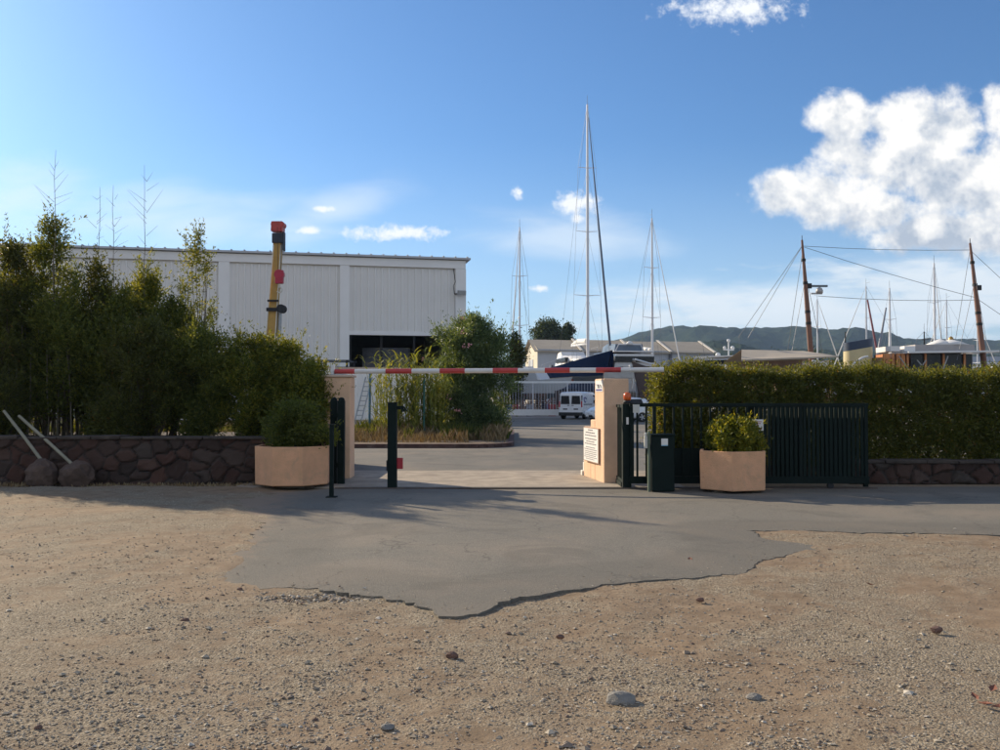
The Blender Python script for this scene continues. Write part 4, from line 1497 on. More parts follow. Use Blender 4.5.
# ------------------------------------------------------------------ loose stones
def scatter_gravel():
    rng = np.random.default_rng(300)
    n = 75000
    # denser close to the viewer, thinning with distance
    D = 1 / rng.uniform(1 / 15.2, 1 / 3.0, n)
    X = rng.uniform(-0.75, 0.75, n) * D + rng.normal(0, 0.3, n)
    ins = pts_in_poly(X, D, APRON)
    rim_d = np.full(n, 9.0)
    for (a_, b_) in APRON:
        if b_ < 15: rim_d = np.minimum(rim_d, np.hypot(X - a_, D - b_))
    cov = vnoise(X + 50, D + 50, 0.9, 12) * 0.6 + vnoise(X + 50, D + 50, 3.1, 13) * 0.4
    keep = ((~ins) & (rng.random(n) < np.clip((cov - 0.28) * 3.0, 0.15, 1))) | (ins & (rng.random(n) < 0.012 + 0.5 * np.exp(-rim_d / 0.12)))
    c = gp(312, 597)
    X, D, ins = X[keep], D[keep], ins[keep]
    # pothole stones
    k = 420
    X = np.concatenate([X, c.x + 0.15 + rng.normal(0, 0.42, k)]); D = np.concatenate([D, c.y + 0.02 + rng.normal(0, 0.12, k)]); ins = np.concatenate([ins, np.zeros(k, bool)])
    sz = np.exp(rng.normal(math.log(0.0062), 0.42, len(X))); sz[-k:] = rng.uniform(0.012, 0.024, k)
    big = rng.random(len(X)) < 0.006
    sz = np.where(big, sz * 2.4, sz)
    sz = np.clip(sz, 0.003, 0.028)
    n = len(X)
    o8 = np.array([(1, 0, 0), (0, 1, 0), (-1, 0, 0), (0, -1, 0), (0, 0, 1), (0, 0, -1)], float)
    V = o8[None] * rng.uniform(0.65, 1.35, (n, 6, 1)) + rng.normal(0, 0.18, (n, 6, 3))
    a = rng.random(n) * 2 * PI
    ca, sa = np.cos(a), np.sin(a)
    x = V[..., 0] * ca[:, None] - V[..., 1] * sa[:, None]; y = V[..., 0] * sa[:, None] + V[..., 1] * ca[:, None]
    V = np.stack([x, y * 0.85, V[..., 2] * 0.42], -1) * sz[:, None, None]
    h = (vnoise(X + 50, D + 50, 0.6, 1) - 0.5) * 0.035 + (vnoise(X + 50, D + 50, 2.3, 2) - 0.5) * 0.022 + (vnoise(X + 50, D + 50, 7.0, 3) - 0.5) * 0.012
    z = np.where(ins, 0.010, h - 0.010 + 0.024 * np.clip((-1.9 - X - 0.10 * (D - 8)) / 1.5, 0, 1)) + sz * 0.22
    z[-k:] = z[-k:] - 0.028 + sz[-k:] * 0.4
    V += np.stack([X, D, z], -1)[:, None, :]
    T = np.array([(0, 1, 4), (1, 2, 4), (2, 3, 4), (3, 0, 4), (1, 0, 5), (2, 1, 5), (3, 2, 5), (0, 3, 5)])
    Fc = (np.arange(n)[:, None, None] * 6 + T[None]).reshape(-1, 3)
    m = bpy.data.materials.new('gravel_stone')
    m.use_nodes = True
    t = NT(m.node_tree); b = t.n['Principled BSDF']
    g = t.new('ShaderNodeNewGeometry')
    t.link(t.ramp(g.outputs['Random Per Island'], [(0.0, (0.13, 0.08, 0.06)), (0.15, (0.26, 0.20, 0.15)), (0.5, (0.33, 0.27, 0.19)), (0.85, (0.44, 0.375, 0.28)), (1.0, (0.56, 0.50, 0.41))]), b.inputs['Base Color'])
    b.inputs['Roughness'].default_value = 0.9
    o = np_mesh('gravel', V.reshape(-1, 3), Fc, m, None, False, 3)
    tag(o, 'loose pale gravel scattered over the dirt forecourt', 'gravel', kind='stuff')


scatter_gravel()
stm = mat('grey_stone', (0.24, 0.225, 0.20), 0.9, 0.2, 12, 0.6, 60)
stb = mat('brown_stone', (0.17, 0.10, 0.075), 0.9, 0.25, 12, 0.6, 60)
for (x, y, w, h, m, lab) in ((620, 700, 34, 15, stm, 'large flat grey stone lying alone on the dirt'), (936, 630, 14, 8, stb, 'small dark brown stone on the right of the dirt forecourt'),
                             (452, 656, 14, 10, stb, 'dark stone in the middle of the forecourt below the asphalt tip'), (185, 621, 10, 6, stb, 'dark stone on the left of the forecourt'),
                             (240, 590, 7, 5, stb, 'dark pebble just left of the pothole'), (388, 728, 16, 8, stm, 'grey stone near the bottom, left of the middle'),
                             (38, 728, 9, 7, stb, 'dark stone in the bottom left corner'), (560, 637, 9, 5, stb, 'brown stone just below the asphalt edge'),
                             (700, 600, 9, 5, stb, 'reddish stone right of the asphalt edge'), (755, 698, 18, 9, stm, 'low grey stone half buried right of the flat one')):
    c = gp(x, y); s = c.y / F
    mb = MB(); mb.rock((c.x, c.y, h * s * 0.06), (w * s / 2, w * s / 2 * 0.7, h * s / 2 * 1.0), int(x), 0.25, 2)
    o = mb.build('stone', m); tag(o, lab, 'stone', 'stray stones on the forecourt'); rebase(o, (c.x, c.y, 0))
leaf_lab = ['lowest leaf of the little group at the right picture edge', 'topmost leaf of the little group at the right picture edge', 'leaf at the very edge of the right group', 'leftmost leaf of the group at the right picture edge',
            'leaf in the shade before the left stone wall', 'leaf on the left dirt, left of the asphalt corner', 'leaf on the dirt beside the asphalt\'s left rim', 'leaf close to the left picture edge near the boulders', 'leaf on the asphalt right of its middle', 'leaf on the dirt strip at the right']
for i, (x, y) in enumerate([(985, 705), (993, 690), (1000, 708), (975, 698), (75, 480), (110, 566), (200, 547), (30, 490), (690, 560), (870, 585)]):
    c = gp(x, y); rr = random.Random(i); a = rr.uniform(0, 6.3); s = rr.uniform(0.03, 0.05)
    mb = MB(); ca, sa = math.cos(a) * s, math.sin(a) * s
    mb.add([(c.x - ca, c.y - sa, 0.004), (c.x + sa * .5, c.y - ca * .5, 0.012), (c.x + ca, c.y + sa, 0.02), (c.x - sa * .5, c.y + ca * .5, 0.014), (c.x, c.y, 0.002)], [(0, 1, 4), (1, 2, 4), (2, 3, 4), (3, 0, 4)])
    o = mb.build('dead_leaf', mat('dead_leaf', (0.22, 0.085, 0.05), 0.8, 0.2)); tag(o, 'curled dead ' + leaf_lab[i], 'leaf', 'dead leaves on the forecourt'); rebase(o, (c.x, c.y, 0))

# ------------------------------------------------------------------ the white boat hall
clad = mat('white_cladding', (0.83, 0.80, 0.75), 0.55, 0.03, 0.5, stain=0.12, stain_col=(0.5, 0.47, 0.42))
trimw = mat('white_trim', (0.88, 0.86, 0.82), 0.5, 0.03, 0.6)
roofm = mat('grey_roof_sheet', (0.50, 0.51, 0.53), 0.6, 0.1, 0.5)
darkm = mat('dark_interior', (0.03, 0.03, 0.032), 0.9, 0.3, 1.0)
glassm = mat("dark_glass", (0.012, 0.014, 0.018), 0.25, 0.1, 2, spec=0.35)


def ribbed(mb, o, ux, x0, x1, z0, z1, pitch=0.5, depth=0.09, rib=0.12):
    """corrugated sheet: o origin, ux unit along the wall, outward normal is to the right of ux"""
    n = Vector((ux.y, -ux.x, 0))
    pts = []
    x = x0
    while x < x1 - 1e-6:
        for dx, dp in ((0, 0), (pitch - rib * 1.6, 0), (pitch - rib * 1.3, depth), (pitch - rib * 0.3, depth)):
            if x + dx <= x1:
                pts.append(o + ux * (x + dx) + n * dp)
        x += pitch
    pts.append(o + ux * x1)
    k = len(pts)
    vs = [p + Vector((0, 0, z0)) for p in pts] + [p + Vector((0, 0, z1)) for p in pts]
    mb.add(vs, [(i, i + 1, k + i + 1, k + i) for i in range(k - 1)])


def white_hall():
    root = empty('boat_hall', 'large white metal clad boat hall with pilasters and a dark open bay', 'building')
    O = Vector((-2.64, 68, 0)); L = Vector((-30.4, 62.1, 0))
    ux = (O - L).normalized()                # along the front, left to right
    n = Vector((ux.y, -ux.x, 0))             # outward (towards the viewer)

    def sx(px):                              # distance along the front of a photo column
        u = (px - 500) / F
        return (u * O.y - O.x) / (ux.x - u * ux.y)
    W0 = -62
    Hh = 11.95
    xo0, xo1 = sx(349), sx(452)
    zo = 1.6 + 60 / 900 * 66.5
    mb = MB()
    ribbed(mb, O, ux, W0, xo0, 0, Hh - 0.9)
    ribbed(mb, O, ux, xo0, sx(455) , zo + 0.28, Hh - 0.9)
    mb.build('wall', clad, root)
    # solid body behind, with the bay left open
    mb = MB()
    dn = -n
    def slab(a, b, z0, z1, d0=0.05, d1=0.3):
        p = [O + ux * a + dn * d0, O + ux * b + dn * d0, O + ux * b + dn * d1, O + ux * a + dn * d1]
        mb.prism([(q.x, q.y) for q in p], z0, z1)
    slab(W0, xo0, 0, Hh); slab(xo0, xo1, zo, Hh); slab(xo1, 0, 0, Hh)
    slab(W0, W0 + 0.3, 0, Hh, 0.31, 38); slab(-0.3, 0, 0, Hh, 0.31, 38); slab(W0, 0, 0, Hh, 38.01, 38.3)
    mb.build('side_walls', clad, root)
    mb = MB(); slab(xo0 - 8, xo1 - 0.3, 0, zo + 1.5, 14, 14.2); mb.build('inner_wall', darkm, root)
    for px0, px1 in ((218, 229), (339.5, 349), (455, 465.5), (98, 108)):
        mb = MB()
        a, b = sx(px0), sx(px1)
        p = [O + ux * a + n * 0.20, O + ux * b + n * 0.20, O + ux * b + dn * 0.049, O + ux * a + dn * 0.049]
        mb.prism([(q.x, q.y) for q in p], 0, Hh - 0.82)
        mb.build('pilaster', trimw, root)
    mb = MB()
    p = [O + ux * W0 + n * 0.22, O + n * 0.22, O + dn * 0.049, O + ux * W0 + dn * 0.049]
    mb.prism([(q.x, q.y) for q in p], Hh - 0.81, Hh - 0.22)
    p = [O + ux * xo0 + n * 0.12, O + ux * sx(454.9) + n * 0.12, O + ux * sx(454.9) + n * 0.052, O + ux * xo0 + n * 0.052]
    mb.prism([(q.x, q.y) for q in p], zo, zo + 0.30)
    mb.build('fascia', trimw, root)
    mb = MB()
    p = [O + ux * W0 + n * 0.45, O + ux * 0.35 + n * 0.45, O + ux * 0.35 + dn * 38.5, O + ux * W0 + dn * 38.5]
    mb.prism([(q.x, q.y) for q in p], Hh - 0.16, Hh - 0.02)
    x = W0
    while x < 0.3:
        mb.box((O + ux * x + n * 0.02 + Vector((0, 0, Hh + 0.025))), (0.12, 1.0, 0.05), math.atan2(ux.y, ux.x)); x += 0.9
    mb.build('roof', roofm, root)
    # dark mullions and the half raised door in the bay
    mb = MB()
    for f in (0.0, 0.30, 0.62, 0.9):
        q = O + ux * (xo0 + (xo1 - xo0) * f + 0.1) + dn * 0.5
        mb.box((q.x, q.y, zo / 2), (0.16, 0.16, zo))
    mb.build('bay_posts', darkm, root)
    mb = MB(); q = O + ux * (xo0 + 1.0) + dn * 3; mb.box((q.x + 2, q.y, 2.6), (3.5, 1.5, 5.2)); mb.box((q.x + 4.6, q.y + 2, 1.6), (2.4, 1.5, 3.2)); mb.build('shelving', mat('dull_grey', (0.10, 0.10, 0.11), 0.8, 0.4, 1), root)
    rebase(root, (-20, 66, 0))
    # floodlight on the corner
    fl = empty('floodlight', 'small dark floodlight with a hanging cable on the corner of the white hall', 'floodlight')
    q = at(460, 294, 67.6)
    mb = MB(); mb.bar(q + Vector((-0.4, 0, 0)), q + Vector((0.35, -0.3, 0.0)), 0.08, 0.08); mb.build('bracket', black_rub, fl)
    mb = MB(); mb.box(q + Vector((0.15, -0.35, 0.05)), (0.62, 0.3, 0.35), 0.3, 0.2); mb.build('lamp_housing', grey_metal, fl, bevel=0.03)
    mb = MB(); mb.tube([q + Vector((-0.42, -0.05, 0)), q + Vector((-0.5, -0.05, 0.6)), q + Vector((-0.35, -0.05, 0.9)), q + Vector((-0.5, -0.05, 1.9))], 0.025, 5); mb.build('cable', black_rub, fl)
    rebase(fl, q)


white_hall()

# white corrugated yard fence and ladder
root = empty('sheet_fence', 'white corrugated metal fence behind the blue post and the reeds', 'fence')
mb = MB()
fo = Vector((-0.6, 49.6, 0)); fx = Vector((1, 0.03, 0)).normalized()
ribbed(mb, fo, fx, -22, 0, 0.25, 3.05, 0.26, 0.04, 0.06)
ribbed(mb, fo + Vector((0, 0.05, 0)), -fx, 0, 22, 0.25, 3.05, 0.26, 0.04, 0.06)
mb.build('sheeting', trimw, root)
mb = MB()
p = [fo + fx * -22 + Vector((0, -0.08, 0)), fo + Vector((0, -0.08, 0)), fo + Vector((0, 0.16, 0)), fo + fx * -22 + Vector((0, 0.16, 0))]
mb.prism([(q.x, q.y) for q in p], -0.02, 0.245)
mb.prism([(q.x, q.y) for q in p], 3.055, 3.12)
mb.build('plinth_and_cap', capm, root)
rebase(root, (-11, 49.5, 0))
root = empty('ladder', 'aluminium ladder leaning against the white corrugated fence', 'ladder')
la, lb = at(357, 425, 48.4), at(369, 377, 49.1)
for s in (-0.18, 0.18):
    mb = MB(); mb.bar(la + Vector((s, -s * 0.2, 0)), lb + Vector((s, -s * 0.2, 0)), 0.05, 0.05); mb.build('rail', grey_metal, root)
for k in range(1, 10):
    mb = MB(); q = la.lerp(lb, k / 10); mb.tube([q + Vector((-.18, .036, 0)), q + Vector((.18, -.036, 0))], 0.02, 6); mb.build('rung', grey_metal, root)
rebase(root, (la.x, la.y, 0))

# raised dark metal platform rails seen over the left pillar
root = empty('work_platform', 'dark steel work platform with guard rails seen above the left pillar', 'platform')
px0, px1 = at(318, 360, 55).x, at(347, 360, 55).x
for x in (px0, px1):
    for y in (55, 57.5):
        mb = MB(); mb.box2((x - 0.06, y - 0.06, 0), (x + 0.06, y + 0.06, 3.75)); mb.build('leg', black_rub, root)
mb = MB()
for z in (2.95, 3.3, 3.72):
    for y in (55, 57.5):
        mb.box2((px0 - 0.5, y - 0.04, z - 0.05), (px1 + 0.2, y + 0.04, z + 0.03))
    for x in (px0, px1):
        mb.box2((x - 0.04, 55.05, z - 0.05), (x + 0.04, 57.45, z + 0.03))
mb.build('rails', mat('dark_steel', (0.05, 0.055, 0.065), 0.6, 0.2), root)
mb = MB(); mb.box2((px0 - 0.4, 54.9, 2.70), (px1 + 0.2, 57.6, 2.80)); mb.build('deck', grey_metal, root)
rebase(root, ((px0 + px1) / 2, 56, 0))


# ------------------------------------------------------------------ mobile crane
def crane():
    root = empty('mobile_crane', 'yellow mobile crane with its boom straight up and a red head', 'crane')
    yel = mat('crane_yellow', (0.50, 0.29, 0.06), 0.5, 0.12, 2, stain=0.3, stain_col=(0.3, 0.2, 0.06))
    D = 57.0
    b = at(270.5, 395, D); t = at(278.5, 238, D)
    foot = Vector((at(268.5, 385, D).x, D, 2.2))
    mb = MB()
    m1 = foot.lerp(t, 0.55)
    mb.bar(foot, m1, 0.58, 0.54, (0, 1, 0)); mb.build('boom_lower', yel, root, bevel=0.03)
    mb = MB(); mb.bar(m1 - (t - foot).normalized() * 0.3, t, 0.54, 0.48, (0, 1, 0))
    mb.build('boom_upper', yel, root, bevel=0.03)
    mb = MB()
    for s in (-0.30, 0.30):
        mb.bar(foot + Vector((s * 1.1, -0.37, 0)), t + Vector((s * 0.75, -0.30, -0.5)), 0.05, 0.05, (0, 1, 0))
    mb.build('edge_strips', mat('pale_strip', (0.7, 0.66, 0.55), 0.5, 0.1), root)
    mb = MB()
    mb.box(t + Vector((0, 0, -0.05)), (0.68, 0.7, 0.62)); mb.box(t + Vector((0.38, -0.1, -0.25)), (0.08, 0.5, 1.2))
    mb.build('head_collar', mat('blue_black', (0.03, 0.035, 0.05), 0.6, 0.2), root, bevel=0.03)
    mb = MB()
    mb.box(t + Vector((-0.03, 0, 0.68)), (0.74, 0.72, 0.62), 0, 0, 0.06)
    for k in range(4):
        mb.tube([t + Vector((-0.22 + 0.15 * k, -0.34, 0.82)), t + Vector((-0.22 + 0.15 * k, 0.34, 0.82))], 0.2, 14)
    mb.build('boom_head', mat('crane_red', (0.50, 0.06, 0.05), 0.5, 0.2, 3, stain=0.3, stain_col=(0.3, 0.1, 0.08)), root, bevel=0.02)
    # hook block hanging on its ropes
    h = at(279.5, 277, D - 0.75)
    mb = MB()
    for s in (-0.1, 0.1):
        mb.tube([t + Vector((0.15 + s, -0.5, 0.6)), h + Vector((s, 0, 0.4))], 0.014, 5)
    mb.build('ropes', black_rub, root)
    hb = MB(); hb.box(h, (0.50, 0.32, 0.85)); hb.tube([h + Vector((0, -0.19, 0.15)), h + Vector((0, 0.19, 0.15))], 0.3, 18)
    hbo = hb.build('hook_block', mat('block_red', (0.45, 0.02, 0.05), 0.45, 0.1), root, bevel=0.05)
    mb = MB(); pts = [h + Vector((0, 0, -0.42)), h + Vector((0, 0, -0.62))] + [h + Vector((0.16 * math.cos(a), 0, -0.82 + 0.16 * math.sin(a))) for a in np.linspace(PI / 2, -PI * 0.85, 9)]
    mb.tube(pts, 0.045, 8); mb.build('hook', mat('pale_strip', (0.7, 0.66, 0.55)), hbo)
    w = at(277, 310, D)
    mb = MB(); mb.box(w + Vector((-0.1, -0.35, 0)), (0.95, 0.16, 0.22)); mb.tube([w + Vector((0.35, -0.5, 0.05)), w + Vector((0.35, 0.1, 0.05))], 0.27, 18); mb.box(w + Vector((-0.15, -0.40, 0.55)), (0.7, 0.1, 0.12))
    mb.build('winch', black_rub, root)
    mb = MB(); mb.tube([foot + Vector((0.62, -0.1, 0.1)), w + Vector((0.22, -0.1, -0.2))], 0.11, 10); mb.build('luffing_ram', grey_metal, root)
    # carrier
    c = Vector((b.x - 1.6, D + 0.4, 0))
    mb = MB(); mb.box2((c.x - 4.6, c.y - 1.2, 0.75), (c.x + 4.6, c.y + 1.2, 1.35)); mb.box2((c.x - 1.6, c.y - 1.1, 1.352), (c.x + 1.9, c.y + 1.1, 2.3)); mb.build('carrier', yel, root, bevel=0.05)
    mb = MB(); mb.extrude([(c.x + 2.9, c.y - 1.15, 1.355), (c.x + 4.6, c.y - 1.15, 1.355), (c.x + 4.6, c.y - 1.15, 2.1), (c.x + 4.2, c.y - 1.15, 2.9), (c.x + 2.9, c.y - 1.15, 2.9)], (0, 1.5, 0)); cab = mb.build('cab', yel, root, bevel=0.05)
    mb = MB(); mb.box2((c.x + 3.1, c.y - 1.18, 2.05), (c.x + 4.15, c.y - 1.152, 2.75)); mb.build('cab_window', glassm, cab)
    for x in (-3.4, -1.9, 1.6, 3.2):
        for s in (-1, 1):
            mb = MB(); mb.tube([(c.x + x, c.y + s * 0.85, 0.52), (c.x + x, c.y + s * 1.25, 0.52)], 0.52, 20); mb.build('wheel', black_rub, root)
    rebase(root, (c.x, c.y, 0))


crane()

# ------------------------------------------------------------------ white railing gate across the yard
root = empty('yard_railing', 'long white metal railing with thin balusters behind the van', 'railing')
ry = 62.6
x0, x1 = at(497, 400, ry).x, at(690, 400, ry).x
mb = MB(); mb.box2((x0, ry - 0.12, 0.18), (x1, ry + 0.12, 0.60)); mb.box2((x0, ry - 0.05, 2.42), (x1, ry + 0.05, 2.56)); mb.build('rails', white_metal, root)
mb = MB()
x = x0 + 0.1; k = 0
while x < x1:
    if k % 12 == 0: mb.box2((x - 0.05, ry - 0.05, 0.6), (x + 0.05, ry + 0.05, 2.42))
    else: mb.tube([(x, ry, 0.6), (x, ry, 2.42)], 0.016, 5, cap=False)
    x += 0.2; k += 1
mb.build('balusters', mat('grey_white', (0.52, 0.52, 0.55), 0.5, 0.08), root)
for x in (x0 + 0.3, (x0 + x1) / 2, x1 - 0.3):
    mb = MB(); mb.tube([(x, ry - 0.05, 0.10), (x, ry + 0.05, 0.10)], 0.10, 14); mb.build('wheel', grey_metal, root)
rebase(root, ((x0 + x1) / 2, ry, 0))


# ------------------------------------------------------------------ vehicles
carwhite = mat('car_white', (0.80, 0.80, 0.80), 0.28, 0.02, 2, coat=0.5)
chrome = mat('chrome', (0.6, 0.6, 0.62), 0.2, 0.05, metal=0.9)
rimm = mat('wheel_rim', (0.45, 0.45, 0.46), 0.35, 0.1, metal=0.6)
lens_red = mat('red_lens', (0.45, 0.01, 0.02), 0.2, 0.05)
lens_white = mat('clear_lens', (0.7, 0.7, 0.7), 0.1, 0.05)


def car_ring(x, zb, zw, zt, wb, ww, wt, n=0):
    """closed section across the car at station x"""
    r = []
    half = [(0, zb), (wb * 0.85, zb), (wb, zb + 0.08), (wb * 1.0, (zb + zw) / 2), (ww, zw), ((ww + wt) / 2 + 0.02, (zw + zt) / 2), (wt, zt - 0.06), (wt * 0.86, zt - 0.01), (0, zt + 0.015)]
    for y, z in half: r.append((x, -y, z))
    for y, z in reversed(half[1:-1]): r.append((x, y, z))
    return r


def wheel(root, x, y, r, w, s):
    mb = MB(); mb.lathe((0, 0, 0), [(r * 0.62, -w / 2), (r * 0.93, -w / 2), (r, -w / 2 + 0.03), (r, w / 2 - 0.03), (r * 0.93, w / 2), (r * 0.62, w / 2)], 24)
    M = Matrix.Translation((x, y, r)) @ Matrix.Rotation(PI / 2, 4, 'X')
    o = mb.build('wheel', black_rub, root); o.data.transform(M)
    mb = MB(); mb.lathe((0, 0, 0), [(r * 0.61, -w / 2 + 0.01), (r * 0.61, w / 2 - 0.01)], 20)
    for k in range(5):
        a = k * 2 * PI / 5
        mb.bar((0, 0, -s * (w / 2 - 0.005)), (math.cos(a) * r * 0.58, math.sin(a) * r * 0.58, -s * (w / 2 - 0.005)), 0.06, 0.03, (0, 0, 1))
    p = mb.build('rim', rimm, o); p.data.transform(M)


def van():
    root = empty('van', 'small white delivery van parked by the railing, seen from behind, with twin rear doors', 'van')
    W = 0.83
    st = [(-2.02, 0.42, 0.95, 1.60, .78, .80, .70), (-1.98, 0.36, 0.95, 1.76, .81, .83, .74), (-1.8, 0.32, 0.95, 1.80, .82, .84, .76), (-0.8, 0.30, 0.95, 1.82, W, .84, .77), (0.5, 0.30, 0.95, 1.81, W, .84, .75),
          (0.95, 0.30, 0.96, 1.74, W, .84, .70), (1.35, 0.30, 0.97, 1.40, .82, .83, .72), (1.62, 0.30, 0.95, 1.10, .81, .80, .74), (2.0, 0.32, 0.85, 0.98, .78, .76, .70), (2.12, 0.38, 0.7, 0.80, .70, .70, .62)]
    mb = MB(); mb.loft([car_ring(*s) for s in st], True, True); body = mb.build('body', carwhite, root)
    body.modifiers.new('b', 'BEVEL').width = 0.02
    for s in (-1, 1):
        y = s * 0.37
        mb = MB(); mb.box((-2.028, y, 1.02), (0.025, 0.70, 1.12)); d = mb.build('rear_door', carwhite, root, bevel=0.01)
        mb = MB(); mb.extrude([(-2.042, y - 0.31, 1.0), (-2.042, y + 0.31, 1.0), (-2.042, y + 0.27, 1.55), (-2.042, y - 0.27, 1.55)], (-0.012, 0, 0)); mb.build('window', glassm, d)
        mb = MB(); mb.box((-2.05, y - s * 0.22, 0.92), (0.03, 0.14, 0.04)); mb.build('handle', black_rub, d)
        mb = MB(); mb.box((-2.046, y, 0.68), (0.012, 0.30, 0.08)); mb.build('vent' if s > 0 else 'number_plate', black_rub, d)
        mb = MB(); mb.box((-2.005, s * 0.765, 1.0), (0.09, 0.085, 0.40)); mb.build('tail_light', lens_red, root, bevel=0.01)
        mb = MB(); mb.box((-2.0, s * 0.775, 1.40), (0.06, 0.06, 0.36)); mb.build('hinge_cover', black_rub, root)
        wheel(root, -1.35, s * 0.74, 0.31, 0.2, s); wheel(root, 1.35, s * 0.74, 0.31, 0.2, s)
        mb = MB(); mb.extrude([(0.2, s * 0.822, 1.05), (1.15, s * 0.828, 1.05), (0.85, s * 0.765, 1.55), (0.2, s * 0.765, 1.6)], (0, s * 0.02, 0)); mb.build('side_window', glassm, root)
        mb = MB(); mb.box((0.95, s * 0.93, 1.12), (0.12, 0.18, 0.2)); mb.build('mirror', black_rub, root, bevel=0.02)
        mb = MB(); mb.box((-1.0, s * 0.838, 0.98), (1.7, 0.02, 0.05)); mb.build('slide_rail', black_rub, root)
    # looping mark on the side panel
    mb = MB(); pts = [(-1.55 + 0.22 * math.cos(a) * (1 + .3 * math.sin(a)), -0.836, 1.28 + 0.16 * math.sin(a)) for a in np.linspace(0.3, 5.4, 14)]
    mb.tube(pts, 0.035, 5); mb.build('side_mark', ink_blue, root)
    mb = MB(); mb.box((-2.02, 0, 0.36), (0.20, 1.62, 0.22)); mb.build('bumper', black_rub, root, bevel=0.03)
    mb = MB(); mb.extrude([(1.02, -0.66, 1.68), (1.02, 0.66, 1.68), (1.58, 0.74, 1.16), (1.58, -0.74, 1.16)], (0.03, 0, 0.02)); mb.build('windscreen', glassm, root)
    root.scale = (1.0, 1.0, 1.0)
    # rear centre seen at (571, 419)
    yaw = R(90 - 24)
    rc = gp(570.5, 419.5) * 1.0
    f = Vector((math.cos(yaw), math.sin(yaw), 0))
    root.location = Vector((rc.x, rc.y, 0.0)) + f * 2.05
    root.rotation_euler = (0, 0, yaw)


van()


def car():
    root = empty('car', 'white hatchback parked in front of the van behind the right gate pillar', 'car')
    st = [(-1.85, 0.40, 0.75, 0.98, .72, .74, .62), (-1.80, 0.30, 0.85, 1.15, .78, .80, .60), (-1.5, 0.24, 0.90, 1.40, .81, .82, .60), (-0.7, 0.22, 0.90, 1.47, .82, .83, .62), (0.1, 0.22, 0.90, 1.45, .82, .83, .60),
          (0.45, 0.22, 0.90, 1.34, .82, .82, .60), (1.0, 0.22, 0.88, 0.98, .82, .80, .70), (1.55, 0.24, 0.74, 0.86, .79, .77, .66), (1.83, 0.30, 0.6, 0.70, .70, .70, .60), (1.9, 0.38, 0.5, 0.56, .6, .6, .5)]
    mb = MB(); mb.loft([car_ring(*s) for s in st], True, True); mb.build('body', carwhite, root)
    for s in (-1, 1):
        mb = MB(); mb.extrude([(-1.35, s * 0.815, 0.93), (0.75, s * 0.815, 0.93), (0.28, s * 0.66, 1.33), (-1.2, s * 0.66, 1.36)], (0, s * 0.025, 0)); mb.build('side_window', glassm, root)
        wheel(root, -1.2, s * 0.73, 0.30, 0.19, s); wheel(root, 1.22, s * 0.73, 0.30, 0.19, s)
        mb = MB(); mb.box((1.72, s * 0.58, 0.64), (0.24, 0.30, 0.14), s * 0.3); mb.build('headlight', lens_white, root, bevel=0.03)
        mb = MB(); mb.box((-1.83, s * 0.62, 0.85), (0.08, 0.16, 0.26)); mb.build('tail_light', lens_red, root, bevel=0.02)
        mb = MB(); mb.box((0.65, s * 0.92, 0.96), (0.1, 0.16, 0.12)); mb.build('mirror', carwhite, root, bevel=0.02)
    mb = MB(); mb.extrude([(0.42, -0.56, 1.33), (0.42, 0.56, 1.33), (0.98, 0.68, 0.99), (0.98, -0.68, 0.99)], (0.035, 0, 0.03)); mb.build('windscreen', glassm, root)
    mb = MB(); mb.box((1.86, 0, 0.36), (0.14, 1.3, 0.14)); mb.build('bumper', black_rub, root, bevel=0.03)
    mb = MB(); mb.box((1.935, 0, 0.38), (0.02, 0.5, 0.1)); mb.build('number_plate', plate_white, root)
    root.location = (at(618, 395, 53.5).x, 53.5, 0.0)
    root.rotation_euler = (0, 0, PI + R(14))


car()

# ------------------------------------------------------------------ boats on the hard
hull_navy = mat('hull_navy', (0.008, 0.017, 0.050), 0.9, 0.1, 0.5, coat=0.0, spec=0.0)
hull_white = mat('hull_white', (0.72, 0.72, 0.71), 0.35, 0.04, 0.5, coat=0.3)
hull_grey = mat('hull_grey', (0.40, 0.39, 0.385), 0.35, 0.04, 0.5, coat=0.3)
hull_brown = mat('hull_brown', (0.085, 0.055, 0.05), 0.5, 0.25, 1.0)
antifoul = mat('antifouling_grey', (0.26, 0.29, 0.31), 0.85, 0.15, 0.8)
antifoul_red = mat('antifouling_red', (0.22, 0.05, 0.04), 0.85, 0.2, 0.8)
teak = mat('teak', (0.28, 0.18, 0.10), 0.8, 0.2, 3)
alu = mat('mast_alloy', (0.62, 0.62, 0.63), 0.4, 0.05, 1.0, metal=0.3)
mast_white = mat('mast_white', (0.78, 0.78, 0.78), 0.4, 0.03, 1.0)
wire = mat('rigging_wire', (0.16, 0.17, 0.19), 0.5, 0.1, metal=0.5)
sailc = mat('furled_sail', (0.11, 0.14, 0.19), 0.8, 0.1)
canvas = mat('white_canvas', (0.78, 0.77, 0.74), 0.85, 0.05, 1.0)
blue_canvas = mat('blue_canvas', (0.020, 0.025, 0.045), 0.9, 0.15)
propm = mat('prop_red', (0.24, 0.08, 0.06), 0.7, 0.2)


